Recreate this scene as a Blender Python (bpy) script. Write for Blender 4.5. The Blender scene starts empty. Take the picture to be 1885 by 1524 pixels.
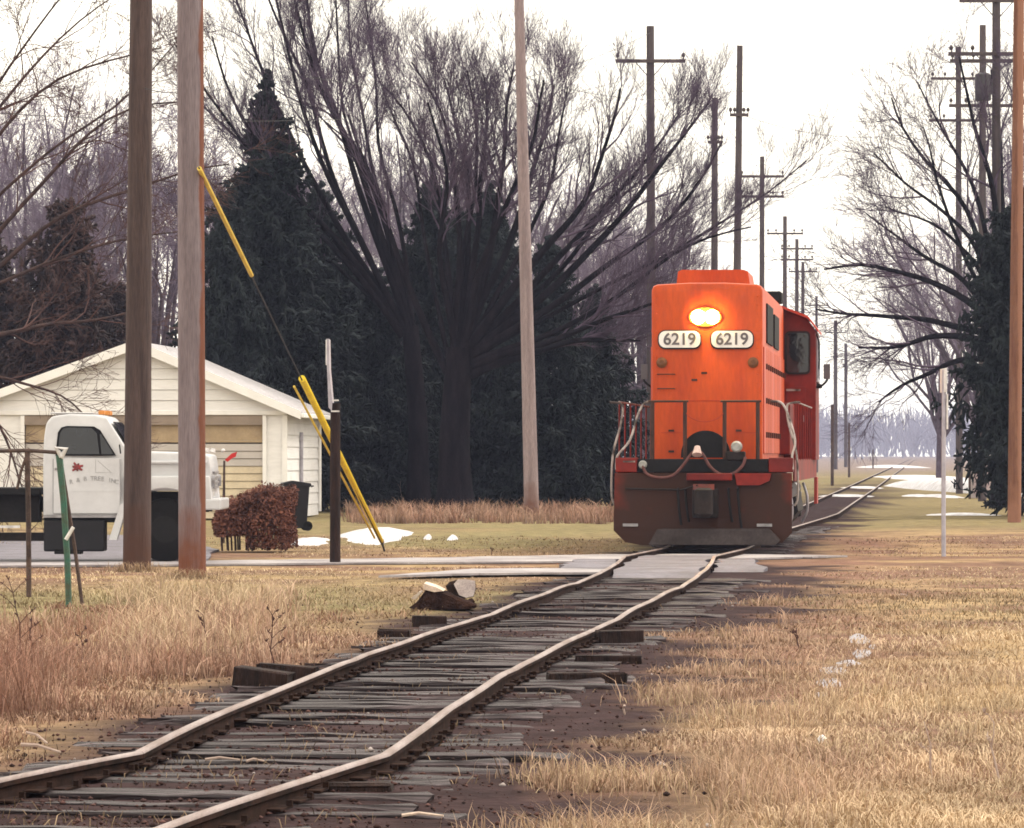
import bpy, bmesh, math, random
import numpy as np
from mathutils import Vector, Matrix

random.seed(7)
rng = np.random.default_rng(11)
R = math.radians
sc = bpy.context.scene
C = sc.collection

# ------------------------------------------------------------------ camera
FPX, HOR, CX, CAMZ = 8640.0, 835.0, 942.5, 1.72
cam_d = bpy.data.cameras.new('camera')
cam = bpy.data.objects.new('camera', cam_d); C.objects.link(cam)
cam.location = (0, 0, CAMZ)
cam.rotation_euler = (R(90), 0, 0)
cam_d.sensor_width = 36.0
cam_d.lens = 36.0 * FPX / 1885.0
cam_d.shift_y = (HOR - 762.0) / 1885.0
cam_d.clip_start = 0.5
cam_d.clip_end = 9000
sc.camera = cam

# ------------------------------------------------------------------ sky (overcast)
SUN_EL, SUN_AZ = 50.0, 62.0        # sun azimuth measured clockwise from +Y
world = bpy.data.worlds.new('World'); sc.world = world
world.use_nodes = True
nt = world.node_tree; nt.nodes.clear()
out = nt.nodes.new('ShaderNodeOutputWorld')
bg = nt.nodes.new('ShaderNodeBackground'); bg.inputs['Strength'].default_value = 0.12
sky = nt.nodes.new('ShaderNodeTexSky'); sky.sky_type = 'NISHITA'; sky.sun_disc = False
sky.sun_elevation = R(SUN_EL); sky.sun_rotation = R(SUN_AZ); sky.dust_density = 4.0
hs = nt.nodes.new('ShaderNodeHueSaturation'); hs.inputs['Saturation'].default_value = 0.25
mixs = nt.nodes.new('ShaderNodeMix'); mixs.data_type = 'RGBA'
tc = nt.nodes.new('ShaderNodeTexCoord')
nz = nt.nodes.new('ShaderNodeTexNoise'); nz.inputs['Scale'].default_value = 2.2; nz.inputs['Detail'].default_value = 4
mr = nt.nodes.new('ShaderNodeMapRange'); mr.inputs['To Min'].default_value = 0.78; mr.inputs['To Max'].default_value = 0.95
nt.links.new(tc.outputs['Generated'], nz.inputs['Vector'])
nt.links.new(nz.outputs['Fac'], mr.inputs['Value'])
nt.links.new(sky.outputs['Color'], hs.inputs['Color'])
nt.links.new(mr.outputs['Result'], mixs.inputs['Factor'])
nt.links.new(hs.outputs['Color'], mixs.inputs['A'])
mixs.inputs['B'].default_value = (11.4, 10.6, 9.0, 1)          # the cloud deck
nt.links.new(mixs.outputs['Result'], bg.inputs['Color'])
nt.links.new(bg.outputs[0], out.inputs['Surface'])

sun_d = bpy.data.lights.new('sun', 'SUN'); sun_d.energy = 1.5; sun_d.angle = R(18); sun_d.color = (1.0, 0.93, 0.83)
sun = bpy.data.objects.new('sun', sun_d); C.objects.link(sun)
az, el = R(SUN_AZ), R(SUN_EL)
sdir = Vector((math.sin(az) * math.cos(el), math.cos(az) * math.cos(el), math.sin(el)))
sun.rotation_euler = sdir.to_track_quat('Z', 'Y').to_euler()

sc.view_settings.view_transform = 'Standard'
sc.view_settings.look = 'None'
sc.view_settings.exposure = 0.74
sc.view_settings.gamma = 1.0
sc.view_settings.use_curve_mapping = False
sc.cycles.use_denoising = True
sc.cycles.max_bounces = 4
sc.cycles.diffuse_bounces = 2
sc.cycles.use_adaptive_sampling = True
sc.cycles.adaptive_threshold = 0.02
sc.cycles.volume_bounces = 0
sc.cycles.transparent_max_bounces = 8
sc.cycles.filter_width = 1.7

# ------------------------------------------------------------------ helpers
def P(x, y, Z):
    """photo pixel at a known distance -> place in the world"""
    return Vector(((x - CX) * Z / FPX, Z, CAMZ + (HOR - y) * Z / FPX))
def GZ(y):
    return FPX * CAMZ / (y - HOR)
def G(x, y):
    Z = GZ(y); return Vector(((x - CX) * Z / FPX, Z, 0))

def mat(name, c1, c2=None, rough=0.7, scale=4.0, metal=0.0, bump=0.0, bscale=None, stretch=None,
        fine=0.0, detail=5.0, coords='Object', contrast=(0.35, 0.65), spec=0.25, coat=0.0):
    m = bpy.data.materials.new(name); m.use_nodes = True
    t = m.node_tree; b = t.nodes['Principled BSDF']
    b.inputs['Roughness'].default_value = rough; b.inputs['Metallic'].default_value = metal
    b.inputs['Specular IOR Level'].default_value = spec
    b.inputs['Coat Weight'].default_value = coat
    if c2 is None:
        c2 = tuple(v * 0.8 for v in c1)
    tx = t.nodes.new('ShaderNodeTexCoord'); mp = t.nodes.new('ShaderNodeMapping')
    if stretch: mp.inputs['Scale'].default_value = stretch
    t.links.new(tx.outputs[coords], mp.inputs['Vector'])
    n = t.nodes.new('ShaderNodeTexNoise'); n.inputs['Scale'].default_value = scale; n.inputs['Detail'].default_value = detail
    t.links.new(mp.outputs['Vector'], n.inputs['Vector'])
    r = t.nodes.new('ShaderNodeValToRGB')
    r.color_ramp.elements[0].position = contrast[0]; r.color_ramp.elements[1].position = contrast[1]
    r.color_ramp.elements[0].color = (*c2, 1); r.color_ramp.elements[1].color = (*c1, 1)
    t.links.new(n.outputs['Fac'], r.inputs['Fac'])
    col = r.outputs['Color']
    if fine > 0:
        n2 = t.nodes.new('ShaderNodeTexNoise'); n2.inputs['Scale'].default_value = scale * 9; n2.inputs['Detail'].default_value = 3
        t.links.new(mp.outputs['Vector'], n2.inputs['Vector'])
        m2 = t.nodes.new('ShaderNodeMapRange'); m2.inputs['From Min'].default_value = .3; m2.inputs['From Max'].default_value = .7
        m2.inputs['To Min'].default_value = 1 - fine; m2.inputs['To Max'].default_value = 1 + fine
        t.links.new(n2.outputs['Fac'], m2.inputs['Value'])
        mu = t.nodes.new('ShaderNodeVectorMath'); mu.operation = 'SCALE'
        t.links.new(col, mu.inputs[0]); t.links.new(m2.outputs['Result'], mu.inputs['Scale'])
        col = mu.outputs['Vector']
    t.links.new(col, b.inputs['Base Color'])
    if bump > 0:
        n3 = t.nodes.new('ShaderNodeTexNoise'); n3.inputs['Scale'].default_value = bscale or scale * 5; n3.inputs['Detail'].default_value = 4
        t.links.new(mp.outputs['Vector'], n3.inputs['Vector'])
        bp = t.nodes.new('ShaderNodeBump'); bp.inputs['Strength'].default_value = bump; bp.inputs['Distance'].default_value = 0.05
        t.links.new(n3.outputs['Fac'], bp.inputs['Height']); t.links.new(bp.outputs['Normal'], b.inputs['Normal'])
    return m

def attr_mat(name, rough=0.85, spec=0.2, noise=0.35, nscale=3.0, bump=0.0, bscale=20.0):
    """colour stored per face corner on the mesh ('col'), varied by noise"""
    m = bpy.data.materials.new(name); m.use_nodes = True
    t = m.node_tree; b = t.nodes['Principled BSDF']
    b.inputs['Roughness'].default_value = rough; b.inputs['Specular IOR Level'].default_value = spec
    a = t.nodes.new('ShaderNodeAttribute'); a.attribute_name = 'col'
    tx = t.nodes.new('ShaderNodeTexCoord')
    n = t.nodes.new('ShaderNodeTexNoise'); n.inputs['Scale'].default_value = nscale; n.inputs['Detail'].default_value = 8; n.inputs['Roughness'].default_value = .65
    t.links.new(tx.outputs['Object'], n.inputs['Vector'])
    mr = t.nodes.new('ShaderNodeMapRange'); mr.inputs['From Min'].default_value = .3; mr.inputs['From Max'].default_value = .7
    mr.inputs['To Min'].default_value = 1 - noise; mr.inputs['To Max'].default_value = 1 + noise
    t.links.new(n.outputs['Fac'], mr.inputs['Value'])
    mu = t.nodes.new('ShaderNodeVectorMath'); mu.operation = 'SCALE'
    t.links.new(a.outputs['Color'], mu.inputs[0]); t.links.new(mr.outputs['Result'], mu.inputs['Scale'])
    t.links.new(mu.outputs['Vector'], b.inputs['Base Color'])
    if bump > 0:
        n3 = t.nodes.new('ShaderNodeTexNoise'); n3.inputs['Scale'].default_value = bscale; n3.inputs['Detail'].default_value = 6
        t.links.new(tx.outputs['Object'], n3.inputs['Vector'])
        bp = t.nodes.new('ShaderNodeBump'); bp.inputs['Strength'].default_value = bump; bp.inputs['Distance'].default_value = 0.06
        t.links.new(n3.outputs['Fac'], bp.inputs['Height']); t.links.new(bp.outputs['Normal'], b.inputs['Normal'])
    return m

class MB:
    """collects shapes, builds ONE mesh object"""
    def __init__(s): s.v = []; s.f = []
    def add(s, verts, faces):
        o = len(s.v); s.v += [tuple(v) for v in verts]; s.f += [tuple(i + o for i in f) for f in faces]; return s
    def box(s, a, b, bev=0.0):
        x0, y0, z0 = [min(a[i], b[i]) for i in range(3)]; x1, y1, z1 = [max(a[i], b[i]) for i in range(3)]
        if bev <= 0:
            s.add([(x0,y0,z0),(x1,y0,z0),(x1,y1,z0),(x0,y1,z0),(x0,y0,z1),(x1,y0,z1),(x1,y1,z1),(x0,y1,z1)],
                  [(0,3,2,1),(4,5,6,7),(0,1,5,4),(1,2,6,5),(2,3,7,6),(3,0,4,7)])
        else:
            bm = bmesh.new(); bmesh.ops.create_cube(bm, size=1)
            for v in bm.verts:
                v.co = Vector(((x0+x1)/2 + v.co.x*(x1-x0), (y0+y1)/2 + v.co.y*(y1-y0), (z0+z1)/2 + v.co.z*(z1-z0)))
            bmesh.ops.bevel(bm, geom=bm.edges[:], offset=bev, segments=2, affect='EDGES', profile=.5)
            bm.verts.index_update(); s.add([v.co[:] for v in bm.verts], [[v.index for v in f.verts] for f in bm.faces]); bm.free()
        return s
    def tube(s, pts, r, n=8, cap=True):
        pts = [Vector(p) for p in pts]
        rs = r if hasattr(r, '__len__') else [r] * len(pts)
        o = len(s.v); prev = None
        for i, p in enumerate(pts):
            t = (pts[min(i+1, len(pts)-1)] - pts[max(i-1, 0)]).normalized()
            if prev is None:
                u = t.orthogonal().normalized()
            else:
                u = (prev - t * prev.dot(t)).normalized()
            prev = u; w = t.cross(u)
            for k in range(n):
                a = 2*math.pi*k/n; s.v.append(tuple(p + (u*math.cos(a) + w*math.sin(a)) * rs[i]))
        for i in range(len(pts)-1):
            for k in range(n):
                k2 = (k+1) % n
                s.f.append((o+i*n+k, o+i*n+k2, o+(i+1)*n+k2, o+(i+1)*n+k))
        if cap:
            s.f.append(tuple(o+k for k in range(n))[::-1]); s.f.append(tuple(o+(len(pts)-1)*n+k for k in range(n)))
        return s
    def prism(s, poly, axis, a, b):
        """poly of (p,q); axis 'x': (p,q)->(y,z); 'y': (p,q)->(x,z); 'z': (p,q)->(x,y)"""
        def mk(p, q, t):
            return (t, p, q) if axis == 'x' else ((p, t, q) if axis == 'y' else (p, q, t))
        n = len(poly)
        vs = [mk(p, q, a) for p, q in poly] + [mk(p, q, b) for p, q in poly]
        fs = [tuple(range(n))[::-1], tuple(range(n, 2*n))] + [(i, (i+1) % n, n+(i+1) % n, n+i) for i in range(n)]
        return s.add(vs, fs)
    def build(s, name, m, parent=None, smooth=False, loc=None, rot=None, kind=None):
        me = bpy.data.meshes.new(name); me.from_pydata(s.v, [], s.f); me.update()
        bm = bmesh.new(); bm.from_mesh(me); bmesh.ops.recalc_face_normals(bm, faces=bm.faces[:]); bm.to_mesh(me); bm.free()
        if smooth:
            me.polygons.foreach_set('use_smooth', [True]*len(me.polygons))
            try: me.set_sharp_from_angle(angle=R(40))
            except Exception: pass
        me.materials.append(m)
        return link(name, me, parent, loc, rot, kind)

def link(name, me, parent=None, loc=None, rot=None, kind=None):
    o = bpy.data.objects.new(name, me); C.objects.link(o)
    if parent: o.parent = parent
    if loc is not None: o.location = loc
    if rot is not None: o.rotation_euler = rot
    if kind: o['kind'] = kind
    return o
def empty(name, label, cat, loc=(0,0,0), rz=0.0, group=None):
    o = bpy.data.objects.new(name, None); C.objects.link(o)
    o.location = loc; o.rotation_euler = (0, 0, rz); o.empty_display_size = .3
    return tag(o, label, cat, group)
def tag(o, label, cat, group=None, kind=None):
    o['label'] = label; o['category'] = cat
    if group: o['group'] = group
    if kind: o['kind'] = kind
    return o
def np_mesh(name, V, F, m, col=None, smooth=False):
    """V (n,3), F (k, 3 or 4) numpy -> mesh datablock"""
    me = bpy.data.meshes.new(name); n, k = F.shape
    me.vertices.add(len(V)); me.vertices.foreach_set('co', np.ascontiguousarray(V, dtype=np.float32).ravel())
    me.loops.add(n*k); me.loops.foreach_set('vertex_index', np.ascontiguousarray(F, dtype=np.int32).ravel())
    me.polygons.add(n); me.polygons.foreach_set('loop_start', np.arange(0, n*k, k, dtype=np.int32))
    if smooth: me.polygons.foreach_set('use_smooth', np.ones(n, dtype=bool))
    me.update(calc_edges=True)
    if col is not None:
        a = me.color_attributes.new('col', 'FLOAT_COLOR', 'POINT')
        c4 = np.ones((len(V), 4), np.float32); c4[:, :3] = col; a.data.foreach_set('color', c4.ravel())
    me.materials.append(m); return me

_perm = np.random.default_rng(5).random((256, 256))
def vnoise(x, y, s):
    x = np.asarray(x) / s + 50; y = np.asarray(y) / s + 50
    xi = np.floor(x).astype(int); yi = np.floor(y).astype(int); fx = x - xi; fy = y - yi
    fx = fx*fx*(3-2*fx); fy = fy*fy*(3-2*fy)
    g = lambda i, j: _perm[i % 256, j % 256]
    return (g(xi, yi)*(1-fx)+g(xi+1, yi)*fx)*(1-fy) + (g(xi, yi+1)*(1-fx)+g(xi+1, yi+1)*fx)*fy
def fbm(x, y, s, o=4):
    r = 0; a = .5
    for i in range(o): r = r + a*vnoise(x+17.3*i, y+9.1*i, s/2**i); a *= .5
    return r / (1-.5**o)

# ------------------------------------------------------------------ materials
M = {}
M['ground'] = attr_mat('dry_ground', rough=1.0, spec=.04, noise=.45, nscale=2.6, bump=.6, bscale=14)
M['blade'] = attr_mat('dry_blades', noise=.2, nscale=1.5)
M['asphalt'] = mat('worn_asphalt', (.165,.15,.182), (.095,.084,.10), .62, 1.3, fine=.2, bump=.25, bscale=60)
M['concrete'] = mat('pale_concrete', (.38,.35,.36), (.22,.195,.205), .75, .9, fine=.15, bump=.2, bscale=40)
M['snow'] = mat('old_snow', (.64,.63,.67), (.42,.40,.42), .7, 2.4, bump=.8, bscale=7)
M['ice'] = mat('wet_ice', (.33,.315,.36), (.19,.155,.155), .6, 5.0, bump=.3, bscale=14)
M['tie'] = mat('weathered_tie', (.21,.165,.175), (.018,.012,.014), .5, 2.4, stretch=(.35,9,3), fine=.4, bump=.6, bscale=14, contrast=(.46,.74), spec=.12)
M['rail'] = mat('rusty_rail', (.036,.019,.015), (.014,.009,.008), .95, 6, fine=.25, spec=.04)
M['railtop'] = mat('worn_rail_top', (.30,.24,.235), (.17,.115,.10), .5, 2.5, metal=.25, stretch=(4,.4,1), fine=.15)
M['gravel'] = attr_mat('track_stones', rough=.95, spec=.08, noise=.25, nscale=9)
M['bark'] = mat('dark_bark', (.013,.010,.013), (.005,.004,.006), 1.0, 5, bump=.6, fine=.3, stretch=(1,1,.25), spec=.05)
M['twig'] = mat('grey_violet_twig', (.125,.092,.138), (.065,.046,.072), 1.0, 3, spec=.1)
M['twig_far'] = mat('haze_pale_twig', (.22,.18,.25), (.15,.118,.168), 1.0, 3, spec=.1)  # distance haze put into the colour: paler, more violet than near twigs
M['twig_red'] = mat('red_brown_twig', (.105,.052,.046), (.052,.027,.026), .9, 3)
M['bark_far'] = mat('haze_pale_bark', (.13,.105,.145), (.08,.062,.085), 1.0, 4, spec=.1)  # bark of the background trees, lightened in colour to stand for haze
M['bark_red'] = mat('red_brown_bark', (.07,.04,.036), (.03,.018,.018), .9, 4, bump=.5)
M['spruce'] = mat('spruce_needles', (.017,.024,.026), (.006,.009,.011), .85, 1.2, fine=.45, spec=.2)
M['cedar'] = mat('winter_brown_needles', (.048,.024,.021), (.016,.010,.010), .85, 1.5, fine=.4)
M['hedge'] = mat('brown_leaves', (.20,.082,.058), (.085,.036,.028), .85, 3, fine=.4)
M['hood'] = mat('orange_paint', (.50,.064,.004), (.38,.040,.004), .5, 1.1, fine=.10, spec=.3, stretch=(2.2,2.2,.5), bump=.08, bscale=5)
M['sillred_cabshade'] = mat('sill_red_and_cab_shade', (.21,.013,.007), (.10,.007,.006), .55, 1.0, fine=.15, spec=.25)  # plain red on the sills; on the cab, orange-red darkened for shade
M['black'] = mat('black_paint', (.010,.009,.010), (.005,.005,.006), .7, 3, fine=.3, spec=.2)
M['grime'] = mat('dark_grime', (.020,.013,.012), (.009,.007,.007), .75, 2.2, fine=.3, spec=.25)
M['steelgrey'] = mat('dull_steel', (.34,.33,.35), (.2,.19,.2), .45, 5, metal=.4)
M['handrail'] = mat('worn_handrail', (.36,.31,.30), (.05,.035,.033), .55, 3.5, contrast=(.42,.58))
M['railbrown'] = mat('dark_brown_rail', (.055,.022,.014), (.03,.014,.011), .6, 5)
M['hose'] = mat('dusty_hose', (.13,.05,.045), (.08,.035,.035), .8, 6)
M['white'] = mat('number_white', (.80,.78,.76), (.66,.63,.62), .5, 5)
M['digits'] = mat('number_grey', (.13,.12,.135), (.10,.09,.1), .6, 5)
M['lens_off'] = mat('dim_lens', (.16,.06,.02), (.09,.035,.015), .3, 9)
M['glass'] = mat('dark_glass', (.012,.013,.018), (.006,.007,.010), .04, 2, spec=.5, bump=.05, bscale=3)
M['wtruck'] = mat('white_truck_paint', (.58,.58,.60), (.50,.50,.52), .35, 1.0, fine=.04, coat=.2)
M['rubber'] = mat('tyre_rubber', (.010,.009,.010), (.006,.006,.006), .9, 8, spec=.15)
M['siding'] = mat('white_siding', (.82,.80,.80), (.74,.72,.72), .6, 1.2, fine=.05, stretch=(.3,1,2))
M['trim'] = mat('white_trim', (.86,.84,.83), (.78,.76,.75), .5, 2)
M['tan'] = mat('tan_board', (.44,.33,.21), (.36,.265,.17), .7, 2, fine=.08)
M['cream'] = mat('cream_door_slat', (.62,.52,.37), (.52,.43,.31), .6, 2, fine=.06)
M['roof'] = mat('grey_shingle', (.46,.44,.46), (.30,.28,.29), .9, 6, fine=.3)
M['yellow'] = mat('yellow_plastic', (.80,.60,.03), (.70,.50,.03), .4, 5)
M['yellow_pale'] = mat('faded_yellow_plastic', (.74,.55,.10), (.60,.43,.08), .5, 5)
M['wire'] = mat('dark_wire', (.05,.045,.05), (.03,.03,.03), .7, 5)
M['green'] = mat('green_post_paint', (.035,.115,.085), (.06,.07,.045), .6, 7, fine=.2)
M['rustpost'] = mat('rusty_brown_post', (.10,.065,.055), (.045,.03,.027), .8, 7, fine=.3)
M['galv'] = mat('galvanised', (.44,.42,.48), (.33,.31,.36), .5, 5, metal=.25)
M['sign'] = mat('white_sign_edge', (.74,.72,.72), (.5,.48,.48), .5, 8)
M['darkwood'] = mat('dark_post_wood', (.034,.018,.015), (.013,.008,.008), .95, 6, stretch=(2,2,.3), bump=.5, fine=.3)
M['cutwood'] = mat('pale_cut_wood', (.72,.58,.48), (.5,.38,.31), .75, 6, fine=.15)
M['logbark'] = mat('log_bark', (.042,.022,.017), (.014,.008,.008), 1.0, 7, bump=.9, fine=.35, spec=.03)
M['bin'] = mat('black_bin_plastic', (.012,.011,.014), (.008,.008,.010), .55, 4, spec=.25)
M['red'] = mat('red_plastic', (.55,.03,.03), (.42,.02,.02), .5, 5)
M['amber'] = mat('amber_plastic', (.65,.25,.06), (.5,.2,.05), .4, 5)
M['arm'] = mat('crossarm_wood', (.11,.085,.085), (.065,.05,.052), .85, 5)
M['porcelain'] = mat('brown_porcelain', (.09,.07,.07), (.05,.04,.04), .3, 5)
M['transf'] = mat('transformer_grey', (.12,.11,.125), (.08,.075,.085), .55, 3)

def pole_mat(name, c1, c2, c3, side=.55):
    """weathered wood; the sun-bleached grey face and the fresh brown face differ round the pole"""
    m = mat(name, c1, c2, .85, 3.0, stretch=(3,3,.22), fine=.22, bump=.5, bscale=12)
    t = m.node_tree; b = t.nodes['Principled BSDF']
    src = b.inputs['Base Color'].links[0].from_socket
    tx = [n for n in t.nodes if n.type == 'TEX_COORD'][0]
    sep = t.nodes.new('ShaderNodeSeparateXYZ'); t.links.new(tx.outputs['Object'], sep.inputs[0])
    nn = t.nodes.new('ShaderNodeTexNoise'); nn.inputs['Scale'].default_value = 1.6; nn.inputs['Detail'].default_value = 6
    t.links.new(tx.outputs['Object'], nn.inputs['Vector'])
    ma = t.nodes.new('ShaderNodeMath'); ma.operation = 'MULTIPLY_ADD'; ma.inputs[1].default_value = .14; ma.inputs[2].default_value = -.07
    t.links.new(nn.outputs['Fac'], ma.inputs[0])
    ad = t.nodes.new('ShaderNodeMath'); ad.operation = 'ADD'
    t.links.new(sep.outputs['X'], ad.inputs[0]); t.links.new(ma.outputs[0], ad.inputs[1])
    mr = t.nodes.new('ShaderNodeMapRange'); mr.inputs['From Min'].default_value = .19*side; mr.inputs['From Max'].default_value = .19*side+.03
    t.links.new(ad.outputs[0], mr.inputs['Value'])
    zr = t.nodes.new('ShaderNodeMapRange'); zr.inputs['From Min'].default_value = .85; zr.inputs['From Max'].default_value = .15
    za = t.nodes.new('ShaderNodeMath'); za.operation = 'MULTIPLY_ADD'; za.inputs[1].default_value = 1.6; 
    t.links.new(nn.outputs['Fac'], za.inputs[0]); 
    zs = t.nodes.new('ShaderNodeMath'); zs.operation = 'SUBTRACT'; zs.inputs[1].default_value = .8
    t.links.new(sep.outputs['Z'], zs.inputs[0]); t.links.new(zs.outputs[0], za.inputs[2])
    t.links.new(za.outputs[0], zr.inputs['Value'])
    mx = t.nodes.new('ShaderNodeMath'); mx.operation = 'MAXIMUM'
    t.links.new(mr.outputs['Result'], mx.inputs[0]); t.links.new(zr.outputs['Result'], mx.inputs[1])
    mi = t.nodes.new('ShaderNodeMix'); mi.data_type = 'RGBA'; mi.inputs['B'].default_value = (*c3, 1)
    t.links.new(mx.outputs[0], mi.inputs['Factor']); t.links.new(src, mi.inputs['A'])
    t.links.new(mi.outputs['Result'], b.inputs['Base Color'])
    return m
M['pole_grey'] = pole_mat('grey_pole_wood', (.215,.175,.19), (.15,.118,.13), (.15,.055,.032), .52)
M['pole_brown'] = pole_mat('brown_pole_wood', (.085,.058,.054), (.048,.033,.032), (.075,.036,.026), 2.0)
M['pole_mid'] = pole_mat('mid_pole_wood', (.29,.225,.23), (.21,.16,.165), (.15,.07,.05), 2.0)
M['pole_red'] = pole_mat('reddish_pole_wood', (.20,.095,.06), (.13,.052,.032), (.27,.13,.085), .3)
M['pole_far'] = mat('far_pole_wood', (.10,.08,.085), (.06,.048,.052), .85, 3, stretch=(2,2,.3))

# ------------------------------------------------------------------ track geometry
LEFT = [(-4.05,15),(-3.1,20.1),(-2.53,23.2),(-2.05,25.8),(-1.87,29.1),(-1.59,33),(-1.14,38.6),(-.55,45),(.09,50.5),(.55,56.2),(.97,61.4),(1.62,70.9)]
RIGHT = [(-2.25,15),(-1.526,20.07),(-1.004,23.95),(-.677,25.55),(-.47,29.7),(-.16,33),(.074,35.6),(.30,38.3),(.70,43.2),(1.53,51.8),(2.68,64.9),(3.30,74)]
_l = np.array(LEFT[3:]); _r = np.array(RIGHT[3:]); _zs = np.linspace(26, 70.5, 60)
_c = (np.interp(_zs, _l[:, 1], _l[:, 0]) + np.interp(_zs, _r[:, 1], _r[:, 0]))/2
_pf = np.polyfit(_zs, _c, 3)
_zz = np.arange(30.0, 73, 4.0)
LEFT = LEFT[:3] + [(-2.06, 25.8)] + [(float(np.polyval(_pf, z_))-.70, float(z_)) for z_ in _zz] + [(2.50-.71, 74.5)]
RIGHT = RIGHT[:3] + [(-.672, 25.55)] + [(float(np.polyval(_pf, z_))+.70, float(z_)) for z_ in _zz] + [(2.50+.71, 74.5)]
LOCO = (3.30, 80.5); HEAD = .089
far_c = [(LOCO[0], LOCO[1]), (LOCO[0]+17.5*HEAD, LOCO[1]+17.5), (8.0,126), (10.9,159), (16.2,219), (25.1,321), (49.5,600), (137,1600)]
LEFT += [(x-.72, z) for x, z in far_c]; RIGHT += [(x+.72, z) for x, z in far_c]
def lx(Z): return np.interp(Z, [p[1] for p in LEFT], [p[0] for p in LEFT])
def rx(Z): return np.interp(Z, [p[1] for p in RIGHT], [p[0] for p in RIGHT])
def cxz(Z): return (lx(Z) + rx(Z)) / 2
RAILZ = .10
def sag(Z, k): return .005*np.sin(Z*.9+k*2) + .009*np.sin(Z*.37+k)

# ------------------------------------------------------------------ ground (one sheet)
def ground_h(x, y):
    d = np.abs(x - cxz(np.clip(y, 15, 1600)))
    bed = np.clip(1 - (d-1.5)/1.2, 0, 1)
    h = .006*bed + bed*.055*(fbm(x+5, y, .8)-.5) + (1-bed)*(.10*(fbm(x, y, 3.5)-.5) + .05*(vnoise(x, y, .9)-.5))
    flat = np.clip((np.abs(y-76)-9)/5, 0, 1)*.9 + .1
    near = np.clip((130-y)/40, 0, 1)
    h = h*flat*near - .03
    return np.minimum(h, .03) - .0
def ground_col(x, y):
    n1 = fbm(x, y, 6.0); n2 = fbm(x+40, y+7, 1.6); n3 = fbm(x-13, y*.45+3, 9)
    xp = x/np.maximum(y, 1)*FPX + CX
    straw = np.array([.31,.215,.12]); brown = np.array([.17,.10,.072]); olive = np.array([.19,.155,.08]); dirt = np.array([.038,.023,.024]); red = np.array([.20,.105,.08])
    c = np.empty(x.shape+(3,))
    w = np.clip((n2-.40)*4, 0, 1)[..., None]
    c[:] = brown*(1-w) + straw*w
    # greener, shorter lawn towards the crossing on the left and the verge beyond the road
    g = np.clip((n3-.42)*5, 0, 1) * np.clip((y-44)/8, 0, 1) * np.where(x < cxz(np.clip(y,15,1600)), 1, np.clip((y-95)/20, 0, 1))
    g = np.maximum(g, np.clip((y-100)/15, 0, 1)*.85)
    c = c*(1-g[..., None]) + olive*(.8+.4*n1[..., None])*g[..., None]
    d = x - cxz(np.clip(y, 15, 1600))
    edge = 1.55 + 1.5*(n2-.5) + 1.3*(n1-.5)
    left_side = d < 0
    wdt = np.where(left_side, 1.95, 2.75-.9*np.clip((y-66)/14, 0, 1))
    bed = np.clip((wdt + np.where(left_side, 1.7, 3.6)*(n2-.5)+1.6*(n1-.5) - np.abs(d))/.7, 0, 1)
    bed = bed*np.clip((330-y)/100, 0, 1)
    c = c*(1-bed[..., None]) + (dirt*(.7+.6*n2[..., None]))*bed[..., None]
    rim = np.clip(1-np.abs(np.abs(d)-2.6)/1.3, 0, 1)*np.clip((n1-.3)*3, 0, 1)*(1-bed)*np.clip((110-y)/20, 0, 1)
    c = c*(1-.65*rim[..., None]) + red*.65*rim[..., None]
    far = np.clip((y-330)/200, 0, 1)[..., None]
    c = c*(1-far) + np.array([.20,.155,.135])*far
    return c
ys = np.concatenate([np.arange(8, 90, .3), np.arange(90, 130, 1.0), 130*1.06**np.arange(0, 54)]); ys = ys[ys < 2900]; ys = np.append(ys, 2900.)
xs_p = np.concatenate([np.arange(0, 14, .3), 14*1.18**np.arange(0, 32)]); xs_p = xs_p[xs_p < 1500]; xs_p = np.append(xs_p, 1500.)
xs = np.concatenate([-xs_p[::-1][:-1], xs_p])
XX, YY = np.meshgrid(xs, ys)
ys0 = np.array([-60.])
ZZ = ground_h(XX, YY)
V = np.stack([XX, YY, ZZ], -1).reshape(-1, 3); nx, ny = len(xs), len(ys)
col = ground_col(XX, YY).reshape(-1, 3)
idx = np.arange(nx*ny).reshape(ny, nx)
F = np.stack([idx[:-1,:-1], idx[:-1,1:], idx[1:,1:], idx[1:,:-1]], -1).reshape(-1, 4)
# a last strip that carries the ground on behind the camera
V2 = np.stack([xs, np.full(nx, -60.), np.full(nx, -.03)], -1); o2 = len(V)
F2 = np.stack([np.arange(nx-1)+o2, np.arange(1, nx)+o2, np.arange(1, nx), np.arange(nx-1)], -1)
V = np.concatenate([V, V2]); F = np.concatenate([F, F2]); col = np.concatenate([col, col[:nx]])
ground = link('ground', np_mesh('ground', V, F, M['ground'], col, True), kind='structure')

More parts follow.
